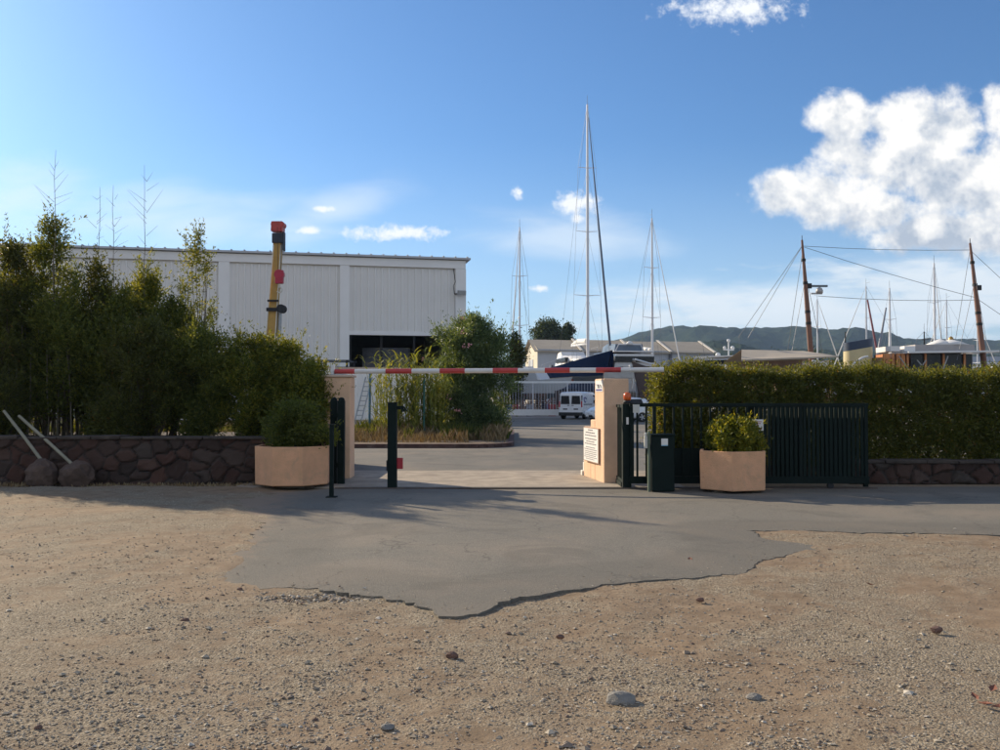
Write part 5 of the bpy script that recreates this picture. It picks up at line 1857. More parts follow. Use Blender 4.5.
def hull(root, L, B, zk, zw, zd, sheer, tops, bott, rake=0.08, stern_w=0.72, n=15):
    """hull on its stands: zk canoe body bottom, zw waterline, zd deck amidships, bow towards +x"""
    rt, rb, rd = [], [], []
    for i in range(n):
        t = i / (n - 1)
        b = B / 2 * max(0.012, (1 - max(0, (t - 0.36) / 0.64) ** 2.3)) * (stern_w + (1 - stern_w) * min(1, t / 0.36) ** 0.7)
        zs = zd + sheer * (max(0, t - 0.3) / 0.7) ** 2 + 0.10 * sheer * (1 - min(1, t / 0.3))
        kz = zk + (zw - zk) * (abs(2 * (t - 0.47)) ** 2.6) * 0.92
        x = (t - 0.5) * L
        rk = rake * L * max(0, (t - 0.55) / 0.45) ** 1.5
        def px(z): return x + rk * (z - kz) / (zs - kz + 0.01)
        def ov(z): return x - (0.05 * L * (1 - min(1, t / 0.15)) * (zw - min(z, zw)) / (zw - zk))* -1
        ptsT = [(px(zs), b, zs), (px((zs + zw) / 2), b * 0.985, (zs + zw) / 2), (px(zw), b * 0.90, zw)]
        ptsB = [(px(zw), b * 0.90, zw), (px(kz + (zw - kz) * .45), b * 0.68, kz + (zw - kz) * .45), (px(kz), b * 0.03, kz)]
        mir = lambda P: [(p[0], -p[1], p[2]) for p in P]
        rt.append((ptsT, mir(ptsT))); rb.append((ptsB, mir(ptsB))); rd.append([(px(zs), b * 0.96, zs - 0.02), (px(zs), 0, zs + 0.05), (px(zs), -b * 0.96, zs - 0.02)])
    mb = MB()
    for s in (0, 1):
        mb.loft([r[s] for r in rt], True, False, False)
    r0 = rt[0]
    mb.add(r0[0] + list(reversed(r0[1])), [(0, 1, 2, 3, 4, 5)])
    mb.build('hull', tops, root)
    mb = MB()
    for s in (0, 1):
        mb.loft([r[s] for r in rb], True, False, False)
    r0 = rb[0]
    mb.add(r0[0] + list(reversed(r0[1])), [(0, 1, 2, 3, 4, 5)])
    mb.build('underbody', bott, root)
    mb = MB(); mb.loft(rd, True, False, False); mb.build('deck', teak, root)


def stands(root, L, B, zw, zk):
    mb = MB()
    for t in (-0.3, 0, 0.27):
        for s in (-1, 1):
            x = t * L
            top = (x, s * B * 0.36, zk + (zw - zk) * 0.7)
            mb.tube([(x, s * B * 0.62, 0), top], 0.05, 6)
            mb.tube([(x - 0.5, s * B * 0.70, 0), (x, s * B * 0.5, top[2] * 0.5), (x + 0.5, s * B * 0.70, 0)], 0.04, 6)
            mb.box((top[0], top[1], top[2]), (0.4, 0.25, 0.12), 0, s * 0.6)
    mb.build('stands', propm, root)


def mast_rig(root, x, z0, z1, r, spreads, B, mm, bow=None, stern=None, furl=None, wr=0.014, boom=None, boom_m=None, topmark=True, tilt=0.0):
    Hh = z1 - z0
    mb = MB(); top = Vector((x - tilt * Hh, 0, z1)); foot = Vector((x, 0, z0))
    mb.tube([foot, foot.lerp(top, 0.6), top], [r, r * 0.95, r * 0.6], 10); m_ = mb.build('mast', mm, root)
    mb = MB(); tips = []
    for k, f in enumerate(spreads):
        p = foot.lerp(top, f); w = B * (0.30 - 0.05 * k)
        mb.tube([p + Vector((-.15, -w, 0.1)), p, p + Vector((-.15, w, 0.1))], [0.02, 0.045, 0.02], 6); tips.append((p, w))
    if tips: mb.build('spreaders', mm, m_)
    mb = MB()
    for s in (-1, 1):
        pts = [Vector((x - 0.2, s * B * 0.34, z0))] + [p + Vector((-.15, s * w, 0.1)) for p, w in tips] + [top]
        for a, b in zip(pts[:-1], pts[1:]): mb.tube([a, b], wr, 4, cap=False)
        for (p, w), q in zip(tips, pts[:-1]):
            mb.tube([q, p], wr * 0.8, 4, cap=False)
    if bow: mb.tube([top, bow], wr, 4, cap=False)
    if stern: mb.tube([top, stern], wr, 4, cap=False)
    mb.build('rigging', wire, root)
    if furl and bow:
        mb = MB(); a = Vector(bow).lerp(top, 0.02); b = Vector(bow).lerp(top, 0.94); mb.tube([a, a.lerp(b, 0.4), b], [furl * 1.1, furl, furl * 0.35], 8); mb.build('furled_sail', sailc if furl > 0.095 else canvas, root)
    if boom:
        mb = MB(); mb.tube([(x - 0.1, 0, z0 + 1.6), (x - boom, 0, z0 + 1.75)], r * 0.75, 8); bo = mb.build('boom', mm, root)
        mb = MB(); mb.tube([(x - 0.3, 0, z0 + 1.6 + r * 1.6), (x - boom * 0.55, 0, z0 + 1.75 + r * 2), (x - boom, 0, z0 + 1.75 + r)], [r * 1.8, r * 1.7, r * 0.6], 10); mb.build('sail_cover', boom_m or canvas, bo)
    if topmark:
        mb = MB(); mb.tube([top, top + Vector((0, 0, 0.9))], 0.018, 5); mb.tube([top + Vector((0, 0, 0.35)), top + Vector((-0.5, 0, 0.45))], 0.012, 5); mb.build('wind_vane', wire, m_)


def keel(root, L, zk, chord, mat_):
    mb = MB(); mb.extrude([(-chord * 0.5, -0.12, zk + 0.3), (chord * 0.55, -0.12, zk + 0.3), (chord * 0.35, -0.12, 0.32), (-chord * 0.35, -0.12, 0.32)], (0, 0.24, 0))
    mb.extrude([(-L * 0.40, -0.05, zk + 0.7), (-L * 0.36, -0.05, zk + 0.6), (-L * 0.37, -0.05, zk - 0.4), (-L * 0.40, -0.05, zk - 0.4)], (0, 0.1, 0))
    mb.build('keel', mat_, root)
    mb = MB(); mb.box((0, 0, 0.15), (chord * 0.9, 1.0, 0.30)); mb.build('keel_blocks', teak, root)


def sloop(name, label, L, B, zd, mast_top, tops, bott, group=None, nspread=2, mr=0.09, boom_m=None, mastm=None, furl=0.09, sheer=0.35, cabin=True, wr=0.012, mast_at=0.10, zw=None):
    root = empty(name, label, 'sailing boat', group)
    zw = zw or zd - 0.11 * L * 0.75; zk = zw - 0.05 * L
    hull(root, L, B, zk, zw, zd, sheer, tops, bott)
    stands(root, L, B, zw, zk); keel(root, L, zk, L * 0.16, bott)
    if cabin:
        mb = MB()
        h = 0.035 * L + 0.15
        mb.loft([[(x, -w, zd - 0.05), (x + e, -w * 0.85, zd + hh), (x + e, w * 0.85, zd + hh), (x, w, zd - 0.05)] for x, w, hh, e in
                 ((-0.12 * L, B * 0.30, h, 0.05), (0.05 * L, B * 0.30, h, 0), (0.20 * L, B * 0.22, h * 0.8, -0.05), (0.26 * L, B * 0.12, 0.02, 0))], False, False, True)
        cb = mb.build('coachroof', hull_white, root)
        for s in (-1, 1):
            mb = MB(); mb.bar((-0.09 * L, s * B * 0.285, zd + h * 0.5), (0.15 * L, s * B * 0.245, zd + h * 0.5), 0.04, h * 0.35); mb.build('side_windows', glassm, cb)
        mb = MB(); mb.loft([[(x, -B * .28, zd + .1), (x, -B * .22, zd + hh), (x, B * .22, zd + hh), (x, B * .28, zd + .1)] for x, hh in ((-0.22 * L, h + 0.75), (-0.15 * L, h + 0.85), (-0.10 * L, h + 0.1))], False, False, False)
        mb.build('sprayhood', boom_m or canvas, root)
    bow = (0.5 * L + 0.06 * L, 0, zd + sheer); stern = (-0.5 * L, 0, zd + 0.1)
    mast_rig(root, L * mast_at, zd + (0.03 * L if cabin else 0), mast_top, mr, [((k + 1) / (nspread + 1)) for k in range(nspread)], B * 0.8, mastm or alu, bow, stern, furl, wr, boom=L * 0.33, boom_m=boom_m)
    # guard rails
    mb = MB()
    for s in (-1, 1):
        pts = []
        for t in (-0.48, -0.3, -0.1, 0.1, 0.28, 0.44, 0.53):
            q = 0.5 + t; b = B / 2 * max(0.02, (1 - max(0, (q - 0.36) / 0.64) ** 2.3)) * (0.72 + 0.28 * min(1, q / 0.36) ** 0.7) * 0.94
            z = zd + sheer * (max(0, q - 0.3) / 0.7) ** 2
            mb.tube([(t * L, s * b, z), (t * L, s * b, z + 0.65)], 0.016, 4, cap=False); pts.append((t * L, s * b, z + 0.65))
        mb.tube(pts, 0.012, 4, cap=False)
    mb.build('guard_rail', chrome, root)
    return root


def place(root, bow_px, bow_D, stern_px, stern_D):
    a = at(bow_px, 395, bow_D); b = at(stern_px, 395, stern_D)
    c = (a + b) / 2
    root.location = (c.x, c.y, 0)
    root.rotation_euler = (0, 0, math.atan2(a.y - b.y, a.x - b.x))
    return root


# the big navy yacht with the tall mast
r = sloop('sailing_yacht', 'large navy blue sailing yacht with the tallest mast in the yard', 22.5, 5.6, 4.35, 30.1, hull_navy, antifoul, nspread=3, mr=0.15, mastm=mast_white, furl=0.10, sheer=1.15, wr=0.011, mast_at=0.17, zw=3.35)
mb = MB(); mb.loft([[(x, -w, 4.3), (x, -w * .9, 4.3 + h), (x, w * .9, 4.3 + h), (x, w, 4.3)] for x, w, h in ((-4.5, 1.7, 1.1), (-1.5, 1.8, 1.35), (1.5, 1.6, 1.2), (3.8, 1.1, 0.3))], True, False, True)
dh = mb.build('deckhouse', hull_white, r)
mb = MB(); mb.box((-1.0, 0, 5.15), (5.0, 3.56, 0.42)); mb.build('windows', glassm, dh)
place(r, 605, 81, 559, 102)

# grey motor yacht right behind its bow
def motor_yacht():
    root = empty('motor_yacht', 'grey hulled motor yacht with white superstructure right of the navy bow', 'motor yacht')
    L, B = 17, 5.0
    hull(root, L, B, 1.0, 2.0, 4.1, 0.9, hull_grey, antifoul, 0.10, 0.9); stands(root, L, B, 2.0, 1.0)
    mb = MB()
    mb.loft([[(x, -w, 4.15), (x + e, -w * .88, 4.15 + h), (x + e, w * .88, 4.15 + h), (x, w, 4.15)] for x, w, h, e in ((-5.0, 2.0, 1.35, 0), (0, 2.05, 1.45, 0), (2.8, 1.8, 1.4, -0.9), (4.6, 1.3, 0.3, 0))], False, False, True)
    s = mb.build('superstructure', hull_white, root)
    mb = MB(); mb.box((-1.7, 0, 5.0), (6.9, 3.86, 0.55)); mb.build('saloon_windows', glassm, s)
    mb = MB(); mb.box((-1.4, 0, 5.75), (7.0, 4.0, 0.14)); mb.build('hardtop', hull_white, root, bevel=0.05)
    mb = MB(); mb.loft([[(x, -1.5, 5.83), (x, -1.35, 5.83 + h), (x, 1.35, 5.83 + h), (x, 1.5, 5.83)] for x, h in ((-3.4, .7), (-0.6, .85), (0.9, .6))], False, False, True); mb.build('flybridge_screen', mat('blue_grey_glass', (0.10, 0.14, 0.20), 0.3, 0.1), root)
    mb = MB(); mb.tube([(-3.4, -1.4, 5.8), (-3.6, -1.1, 6.5), (-3.6, 1.1, 6.5), (-3.4, 1.4, 5.8)], 0.06, 8); mb.lathe((-3.6, 0, 6.5), [(0.3, 0), (0.32, 0.15), (0.1, 0.3)], 12); mb.build('radar_arch', hull_white, root)
    mb = MB(); mb.bar((-4, 2.53, 3.7), (5, 2.3, 3.95), 0.05, 0.10); mb.bar((-4, -2.53, 3.7), (5, -2.3, 3.95), 0.05, 0.10); mb.build('rubbing_strake', hull_white, root)
    place(root, 600, 97, 640, 84)
    return root


motor_yacht()

# white sailing boat over the right pillar, cream mast collar
r = sloop('sailing_boat', 'white sailing boat with a cream mast collar just right of the gate pillar', 13, 4.0, 3.9, 19.2, hull_white, antifoul_red, nspread=2, mr=0.12, mastm=mast_white, furl=0.05, sheer=0.5, wr=0.014)
mb = MB(); mb.lathe((1.3, 0, 4.3), [(0.55, 0), (0.45, 0.3), (0.16, 1.0)], 14); mb.build('mast_collar', mat('cream', (0.62, 0.52, 0.34), 0.7, 0.1), r)
place(r, 668, 86, 628, 95)

# the distant pair of masts over the oleander
r = sloop('sailing_boat', 'sailing boat whose slim grey mast rises above the oleander', 15, 4.4, 3.4, 20.6, hull_white, antifoul, nspread=2, mr=0.11, furl=0.08, wr=0.016)
place(r, 512, 96, 530, 110)

# brown wooden hull peeking between pillar and hedge
root = empty('wooden_boat', 'dark brown wooden boat hull with a white rail behind the right gate pillar', 'boat')
hull(root, 14, 3.8, 0.7, 1.2, 2.5, 1.35, hull_brown, antifoul_red, 0.10, 0.8); stands(root, 14, 3.8, 1.2, 0.7)
mb = MB()
for s in (-1, 1):
    mb.tube([(-5.5, s * 1.75, 2.62), (0, s * 1.85, 2.75), (3.2, s * 1.5, 3.1), (5.6, s * 0.85, 3.6), (8.0, s * 0.06, 4.02)], 0.07, 6); mb.build('white_rail', hull_white, root)
mb = MB(); mb.loft([[(x, -1.0, 2.5), (x, -0.9, 2.5 + h), (x, 0.9, 2.5 + h), (x, 1.0, 2.5)] for x, h in ((-3.5, .9), (-0.8, .9), (-0.2, .3))], False, False, True); mb.build('cabin', hull_brown, root)
for x in (-2, 0.5, 3.0):
    mb = MB(); mb.tube([(x, -1.86, 2.9), (x, -1.86, 2.4)], 0.12, 10); mb.build('fender', hull_white, root)
place(root, 640, 62, 705, 74)

# small craft lying low behind the railing
def small_boat(label, L, B, zd, tops, bott, bowpx, bowD, stpx, stD, cover=None, name='motor_boat'):
    root = empty(name, label, 'boat', 'small boats behind the railing')
    hull(root, L, B, zd - 1.6, zd - 1.0, zd, 0.35, tops, bott, 0.12, 0.9); stands(root, L, B, zd - 1.0, zd - 1.6)
    if cover:
        mb = MB(); mb.loft([[(x, -w, zd + 0.02), (x, -w * .4, zd + h), (x, w * .4, zd + h), (x, w, zd + 0.02)] for x, w, h in ((-L * .48, B * .42, .2), (-L * .2, B * .5, .7), (L * .1, B * .48, .7), (L * .45, B * .1, .45))], True, False, True); mb.build('tarpaulin', cover, root)
    else:
        mb = MB(); mb.loft([[(x + e, -w, zd), (x, -w * .85, zd + h), (x, w * .85, zd + h), (x + e, w, zd)] for x, w, h, e in ((-L * .2, B * .34, .9, 0), (L * .02, B * .34, .95, 0), (L * .12, B * .3, .8, 0.5), (L * .2, B * .25, .1, 0))], False, False, True); c = mb.build('cabin', hull_white, root)
        mb = MB(); mb.box((-L * .07, 0, zd + 0.6), (L * .2, B * .62, .3)); mb.build('windows', glassm, c)
    place(root, bowpx, bowD, stpx, stD)


small_boat('small white cabin boat behind the railing, left of the navy yacht', 7.5, 2.7, 2.75, hull_white, antifoul, 556, 76, 512, 80)
small_boat('low white boat with open foredeck seen left of the navy yacht, near the oleander', 6.5, 2.4, 3.0, hull_white, antifoul_red, 497, 90, 527, 96)
small_boat('boat under a dark blue tarpaulin beside the navy yacht', 6.0, 2.4, 2.9, hull_navy, antifoul, 560, 98, 536, 104, blue_canvas)
small_boat('dark red boat under a black cover low behind the railing', 6.0, 2.4, 1.9, hull_brown, antifoul_red, 602, 74, 570, 70, blue_canvas)

# clutter under the hulls: oil drums and stacked pallets
drum_cols = [('blue', (0.04, 0.10, 0.28)), ('red', (0.30, 0.05, 0.05)), ('grey', (0.25, 0.25, 0.27))]
for i, (px, D, ci) in enumerate([(508, 68, 0), (515, 69, 1), (530, 67, 2), (545, 70, 0), (552, 68, 1), (586, 69, 0), (596, 68, 1)]):
    cn, cc = drum_cols[ci]
    c = at(px, 395, D)
    mb = MB(); prof = [(0.28, 0), (0.29, 0.02), (0.28, 0.28), (0.29, 0.30), (0.28, 0.32), (0.28, 0.58), (0.29, 0.60), (0.28, 0.62), (0.29, 0.87), (0.28, 0.88)]
    mb.lathe((c.x, c.y, 0.01), prof, 18)
    o = mb.build('oil_drum', mat('drum_' + cn, cc, 0.6, 0.2, 3)); tag(o, ['blue drum nearest the oleander behind the railing', 'red drum nearest the oleander behind the railing', 'grey drum behind the railing', 'blue drum under the stern of the navy yacht', 'red drum under the stern of the navy yacht', 'blue drum hidden close to the van', 'red drum beside the van and the right pillar'][i], 'drum', 'drums behind the railing')
    rebase(o, (c.x, c.y, 0))
for i, (px, D, k) in enumerate([(522, 72, 8), (537, 69, 12), (560, 73, 10), (606, 71, 9)]):
    c = at(px, 395, D)
    root = empty('pallet_stack', ['pallet stack right of the oleander, behind the railing', 'tallest pallet stack behind the railing', 'pallet stack behind the white van', 'pallet stack behind the right pillar'][i], 'pallets', 'pallet stacks behind the railing')
    mb = MB()
    for j in range(k):
        z = 0.02 + j * 0.145
        for s in (-0.5, 0, 0.5): mb.box((s, 0, z + 0.05), (0.1, 1.0, 0.08))
        for s in range(-3, 4): mb.box((0, s * 0.15, z + 0.105), (1.2, 0.1, 0.02))
    mb.build('pallets', mat('pallet_wood', (0.26, 0.19, 0.15), 0.9, 0.25, 4), root)
    root.location = (c.x, c.y, 0); root.rotation_euler = (0, 0, i * 0.5)


# ------------------------------------------------------------------ the classic motor yacht behind the hedge
def classic():
    root = empty('classic_yacht', 'old wooden motor yacht with cream funnel, two brown masts and varnished deckhouse behind the hedge', 'yacht')
    D = 80.0
    wood = mat('varnished_wood', (0.55, 0.21, 0.06), 0.35, 0.3, 2)
    mastb = mat('brown_mast', (0.20, 0.095, 0.06), 0.6, 0.2, 1.0)
    funl = mat('cream_funnel', (0.60, 0.50, 0.27), 0.5, 0.05, 1)
    P = lambda x, y, d=D: at(x, y, d)
    x0, x1 = P(755, 380).x, P(1075, 380).x
    # hull, bow to the left
    L = x1 - x0
    hr = MB()
    h2 = bpy.data.objects.new('tmp', None); COL.objects.link(h2)
    hull(h2, L, 5.6, 0.7, 1.6, 2.9, 0.6, hull_white, antifoul_red, 0.04, 0.6)
    stands(h2, L, 5.6, 1.6, 0.7)
    M = Matrix.Translation(((x0 + x1) / 2, D, 0)) @ Matrix.Rotation(PI, 4, 'Z')
    for o in [o for o in bpy.data.objects if o.parent == h2]:
        o.data.transform(M); o.parent = root
    bpy.data.objects.remove(h2)
    # funnel, slightly oval and raked, dark top band
    a, b = P(843.5, 372), P(871.5, 372)
    zt = P(850, 349).z
    w = (b.x - a.x) / 2; cx = (a.x + b.x) / 2
    mb = MB()
    n = 28
    rings = []
    for z, sh, top in ((2.9, 0, 0), (zt, 0.05, 1)):
        rings.append([(cx + sh + w * math.cos(2 * PI * k / n), D + w * 0.8 * math.sin(2 * PI * k / n), z + (0.22 * math.cos(2 * PI * k / n) if top else 0)) for k in range(n)])
    mb.loft(rings, True, True, False); mb.add(rings[1], [tuple(range(n))])
    f = mb.build('funnel', funl, root)
    mb = MB(); up = [(p[0], p[1], p[2] + 0.003) for p in rings[1]]; up2 = [((p[0] - cx) * 1.02 + cx, (p[1] - D) * 1.02 + D, p[2] + 0.75) for p in rings[1]]
    lo = [((p[0] - cx) * 1.01 + cx, (p[1] - D) * 1.01 + D, p[2]) for p in rings[1]]
    mb.loft([lo, up2], True, True, False); mb.add(up2, [tuple(range(n))]); mb.build('funnel_top', mat('funnel_blue', (0.03, 0.05, 0.09), 0.5, 0.1), f)
    mb = MB(); mb.tube([P(845, 350), P(845.5, 332)], 0.05, 6); mb.build('exhaust_pipe', black_rub, f)
    # deckhouse
    zb = 2.85
    zr = P(900, 354).z
    d0, d1 = P(885, 380).x, P(966, 380).x
    mb = MB(); mb.box2((d0, D - 1.4, zb), (P(888, 380).x, D + 2.2, zr)); mb.box2((P(888, 380).x, D - 1.2, zb), (d1, D + 2.0, zb + 0.6))
    for px in (884.5, 888, 899, 903, 908, 926, 944, 965):
        q = P(px, 380, D - 1.4); wd = 0.42 if px in (888, 899, 903) else 0.16
        mb.box2((q.x - wd / 2, D - 1.42, zb), (q.x + wd / 2, D - 1.25, zr - 0.02))
    mb.box2((d0, D + 1.9, zb), (d1, D + 2.2, zr))
    mb.build('deckhouse', wood, root)
    mb = MB(); mb.box2((P(905, 380).x, D - 1.2, zb + 0.601), (d1 - 0.05, D + 1.89, zr - 0.05)); mb.build('windows', glassm, root)
    mb = MB(); mb.box2((P(891, 380).x, D - 1.30, zb + 0.1), (P(898, 380).x, D - 1.24, zr - 0.1)); mb.build('door', mat('dark_red_wood', (0.11, 0.02, 0.02), 0.4, 0.2), root)
    ra, rb = P(896, 357).x, P(984, 357).x
    mb = MB(); mb.box(((ra + rb) / 2, D, zr + 0.08), (rb - ra, 5.0, 0.16), 0, 0, -0.012); mb.build('roof', hull_white, root, bevel=0.03)
    for (pa, pb, y0, y1, dd) in ((883, 892.5, 347, 354.5, 0), (897, 907.5, 347, 354, 0)):
        q0, q1 = P(pa, y1), P(pb, y0)
        mb = MB(); mb.box2((q0.x, D - 1.5, zr + 0.17), (q1.x, D + 1.5, q1.z)); mb.build('canvas_screen', canvas, root)
    mb = MB(); mb.box2((P(907.8, 350).x, D - 1.45, zr + 0.17), (P(966, 350).x, D + 1.45, P(930, 345.5).z)); mb.build('canvas_dodger', mat('grey_canvas', (0.42, 0.39, 0.37), 0.9, 0.06), root)
    for px, rx in ((940, 1.4), (951, 1.6)):
        q = P(px, 345); mb = MB(); mb.lathe((q.x, D, P(930, 345.5).z), [(rx * 1.0, 0), (rx * 0.5, 0.32), (0.12, 0.55), (0.0, 0.58)], 14); mb.build('awning_peak', canvas, root)
    q = P(951, 340); mb = MB(); mb.lathe((q.x, D, q.z - 0.25), [(0.25, 0), (0.28, 0.2), (0.15, 0.5), (0, 0.6)], 12); mb.build('bell', mat('brass', (0.45, 0.28, 0.08), 0.4, 0.1, metal=0.5), root)
    # struts
    mb = MB()
    for (pa, pb, ya, yb) in ((899, 909, 356, 370), (943, 948, 370, 356), (917, 922, 360, 366), (926, 922, 360, 366)):
        mb.tube([P(pa, ya, D - 2.2), P(pb, yb, D - 2.2)], 0.05, 6)
    mb.build('stays', grey_metal, root)
    # masts with fittings
    for (xt, yt, xb, lab) in ((802, 240, 811, 'fore'), (970, 243, 983, 'aft')):
        t = P(xt, yt); b_ = P(xb, 355); b_ = b_ + (b_ - t) * 0.25
        mb = MB(); mb.tube([b_, b_.lerp(t, 0.55), t], [0.26, 0.22, 0.09], 12); m_ = mb.build('mast', mastb, root)
        mb = MB()
        for fy in (0.42, 0.50, 0.70, 0.86):
            q = b_.lerp(t, fy); mb.tube([q - Vector((0, 0, 0.12)), q + Vector((0, 0, 0.12))], 0.29 - 0.15 * fy + 0.03, 12)
        q = b_.lerp(t, 0.68); mb.box(q + Vector((0.35, 0, 0)), (0.35, 0.2, 0.45)); mb.tube([t, t + Vector((0, 0, 0.4))], 0.03, 6)
        mb.build('fittings', black_rub, m_)
    # radar
    q = P(811, 293)
    mb = MB(); mb.bar(q + Vector((0, 0, -0.05)), q + Vector((1.0, 0, -0.05)), 0.14, 0.14); mb.lathe((q.x + 0.75, q.y, q.z), [(0.30, 0), (0.32, 0.2), (0.22, 0.42), (0.1, 0.5)], 14); rd = mb.build('radar_mount', hull_grey, root)
    mb = MB(); mb.box(q + Vector((0.75, 0, 0.62)), (1.45, 0.22, 0.18)); mb.build('radar_scanner', mat('radar_grey', (0.13, 0.16, 0.18), 0.5, 0.1), rd, bevel=0.03)
    # wires
    mb = MB(); W = 0.022
    top1, top2 = P(802, 246), P(970, 250)
    def line(a, b, sag=0.0):
        mid = (a + b) / 2 - Vector((0, 0, sag)); mb.tube([a, (a + mid) / 2 - Vector((0, 0, sag * .25)), mid, (mid + b) / 2 - Vector((0, 0, sag * .25)), b], W, 4, cap=False)
    line(top1, top2, 0.15); line(top1 + Vector((0.2, 0, -0.1)), P(977, 298), 0.15); line(P(818, 296), P(976, 300), 0.2)
    for px in (738, 748): line(top1, P(px, 338, D - 1 if px == 738 else D + 1))
    line(P(802, 255), P(786, 362, D + 2)); line(P(804, 285), P(790, 362, D - 2)); line(P(803, 262), P(824, 360, D + 2.2))
    line(top2, P(1040, 315)); line(P(976, 298), P(1045, 345)); line(top2, P(952, 362, D + 2.2)); line(P(974, 270), P(990, 362, D - 2.2)); line(P(975, 280), P(957, 360, D - 2.4))
    mb.build('rigging', wire, root)
    # low white curve of a davit and rails left of the funnel
    mb = MB()
    def arc(xa, xb, yb, yt, d=D - 2.5):
        mb.tube([P(xa + (xb - xa) * t, yb - (yb - yt) * math.sin(t * PI / 2), d) for t in np.linspace(0, 1, 9)], 0.09, 8)
    arc(847, 868, 371, 356.5); arc(838, 812, 371, 361); arc(826, 804, 372, 366)
    mb.tube([P(805, 372, D - 2.5), P(815, 361, D - 2.5), P(835, 372, D - 2.5)], 0.07, 6)
    mb.build('davits', hull_white, root)
    mb = MB(); mb.box2((P(872, 380).x, D - 1.2, 3.0), (P(883, 380).x, D + 1.6, P(875, 358).z)); mb.build('skylight', teak, root)
    rebase(root, ((x0 + x1) / 2, D, 0))


classic()

# open canopy with a pale low pitched roof
root = empty('canopy', 'open shed with a pale tan roof seen over the middle of the hedge', 'shed')
D = 72
c0, c1 = at(743, 350, D), at(834, 360, D)
mb = MB()
rz0, rz1 = at(748, 358, D).z, at(760, 348, D).z
dp = 6.0
v = [(at(738, 359, D).x, D - 1, at(738, 360, D).z), (c1.x, D - 1, at(834, 356.5, D).z), (c1.x - 1.6, D + 2.5, at(816, 350, D).z + .05), (at(750, 348, D).x, D + 2.5, rz1), (at(738, 359, D).x + .3, D + 6, at(738, 360, D).z), (c1.x, D + 6, at(834, 357, D).z)]
mb.add(v, [(0, 1, 2, 3), (3, 2, 5, 4)]); mb.add([(p[0], p[1], p[2] - 0.12) for p in v], [(3, 2, 1, 0), (4, 5, 2, 3)])
mb.add([v[0], v[1], (v[1][0], v[1][1], v[1][2] - .12), (v[0][0], v[0][1], v[0][2] - .12)], [(0, 1, 2, 3)])
mb.build('roof', mat('tan_roof', (0.44, 0.38, 0.30), 0.85, 0.08, 0.6), root)
mb = MB()
for px in (748, 775, 803, 828):
    q = at(px, 395, D); mb.box2((q.x - .1, D - .4, 0), (q.x + .1, D - .2, 4.0)); mb.box2((q.x - .1, D + 5.3, 0), (q.x + .1, D + 5.5, 4.0))
mb.build('posts', teak, root)
mb = MB(); mb.box2((at(745, 395, D).x, D + 5.55, 0.6), (at(826, 395, D).x, D + 5.65, at(760, 357, D).z)); mb.build('back_wall', mat('tan_boards', (0.26, 0.17, 0.12), 0.9, 0.2), root)
rebase(root, ((c0.x + c1.x) / 2, D, 0))

# white yacht with radar domes partly behind the hedge
root = empty('radar_yacht', 'white motor yacht with radar domes between the grey sheds and the tan canopy', 'motor yacht')
hull(root, 14, 4.6, 0.9, 1.7, 3.4, 0.5, hull_white, antifoul, 0.10, 0.9); stands(root, 14, 4.6, 1.7, 0.9)
rz_ = root
mb = MB(); mb.loft([[(x, -w, 3.4), (x, -w * .9, 3.4 + h), (x, w * .9, 3.4 + h), (x, w, 3.4)] for x, w, h in ((-5, 1.8, .9), (0, 1.9, 1.0), (2.5, 1.6, .9), (4, 1.2, .1))], False, False, True); s = mb.build('superstructure', hull_white, root)
mb = MB(); mb.box((-1, 0, 4.0), (6, 3.7, .4)); mb.build('windows', glassm, s)
mb = MB(); mb.box((-1.2, 0, 4.55), (7.4, 3.9, .12)); mb.build('hardtop', hull_white, root)
mb = MB(); mb.tube([(-2.2, 0, 4.6), (-2.2, 0, 6.0)], 0.07, 8); mb.box((-2.2, 0, 5.25), (0.2, 1.6, 0.10)); mb.build('radar_mast', hull_white, root)
for x, y, z, rr_ in ((-2.2, 0.7, 5.3, .2), (-2.2, -0.7, 5.3, .16), (-2.2, 0, 6.0, .18), (-0.2, 0.9, 4.6, .3), (-3.8, 0.6, 4.6, 0.26)):
    mb = MB(); mb.lathe((x, y, z), [(rr_ * .6, 0), (rr_, rr_ * .7), (rr_ * .8, rr_ * 1.4), (rr_ * .3, rr_ * 1.75), (0, rr_ * 1.8)], 12); mb.build('dome', hull_white, root)
mb = MB(); mb.tube([(-4.9, 0, 4.4), (-5.2, 0, 6.0)], 0.02, 5); mb.tube([(-1.5, 0.8, 4.6), (-1.5, 0.8, 6.7)], 0.02, 5); mb.build('aerials', wire, root)
rebase(root, (0, 0, -0.75)); place(root, 775, 84, 724, 88); root.location.z = 0.0

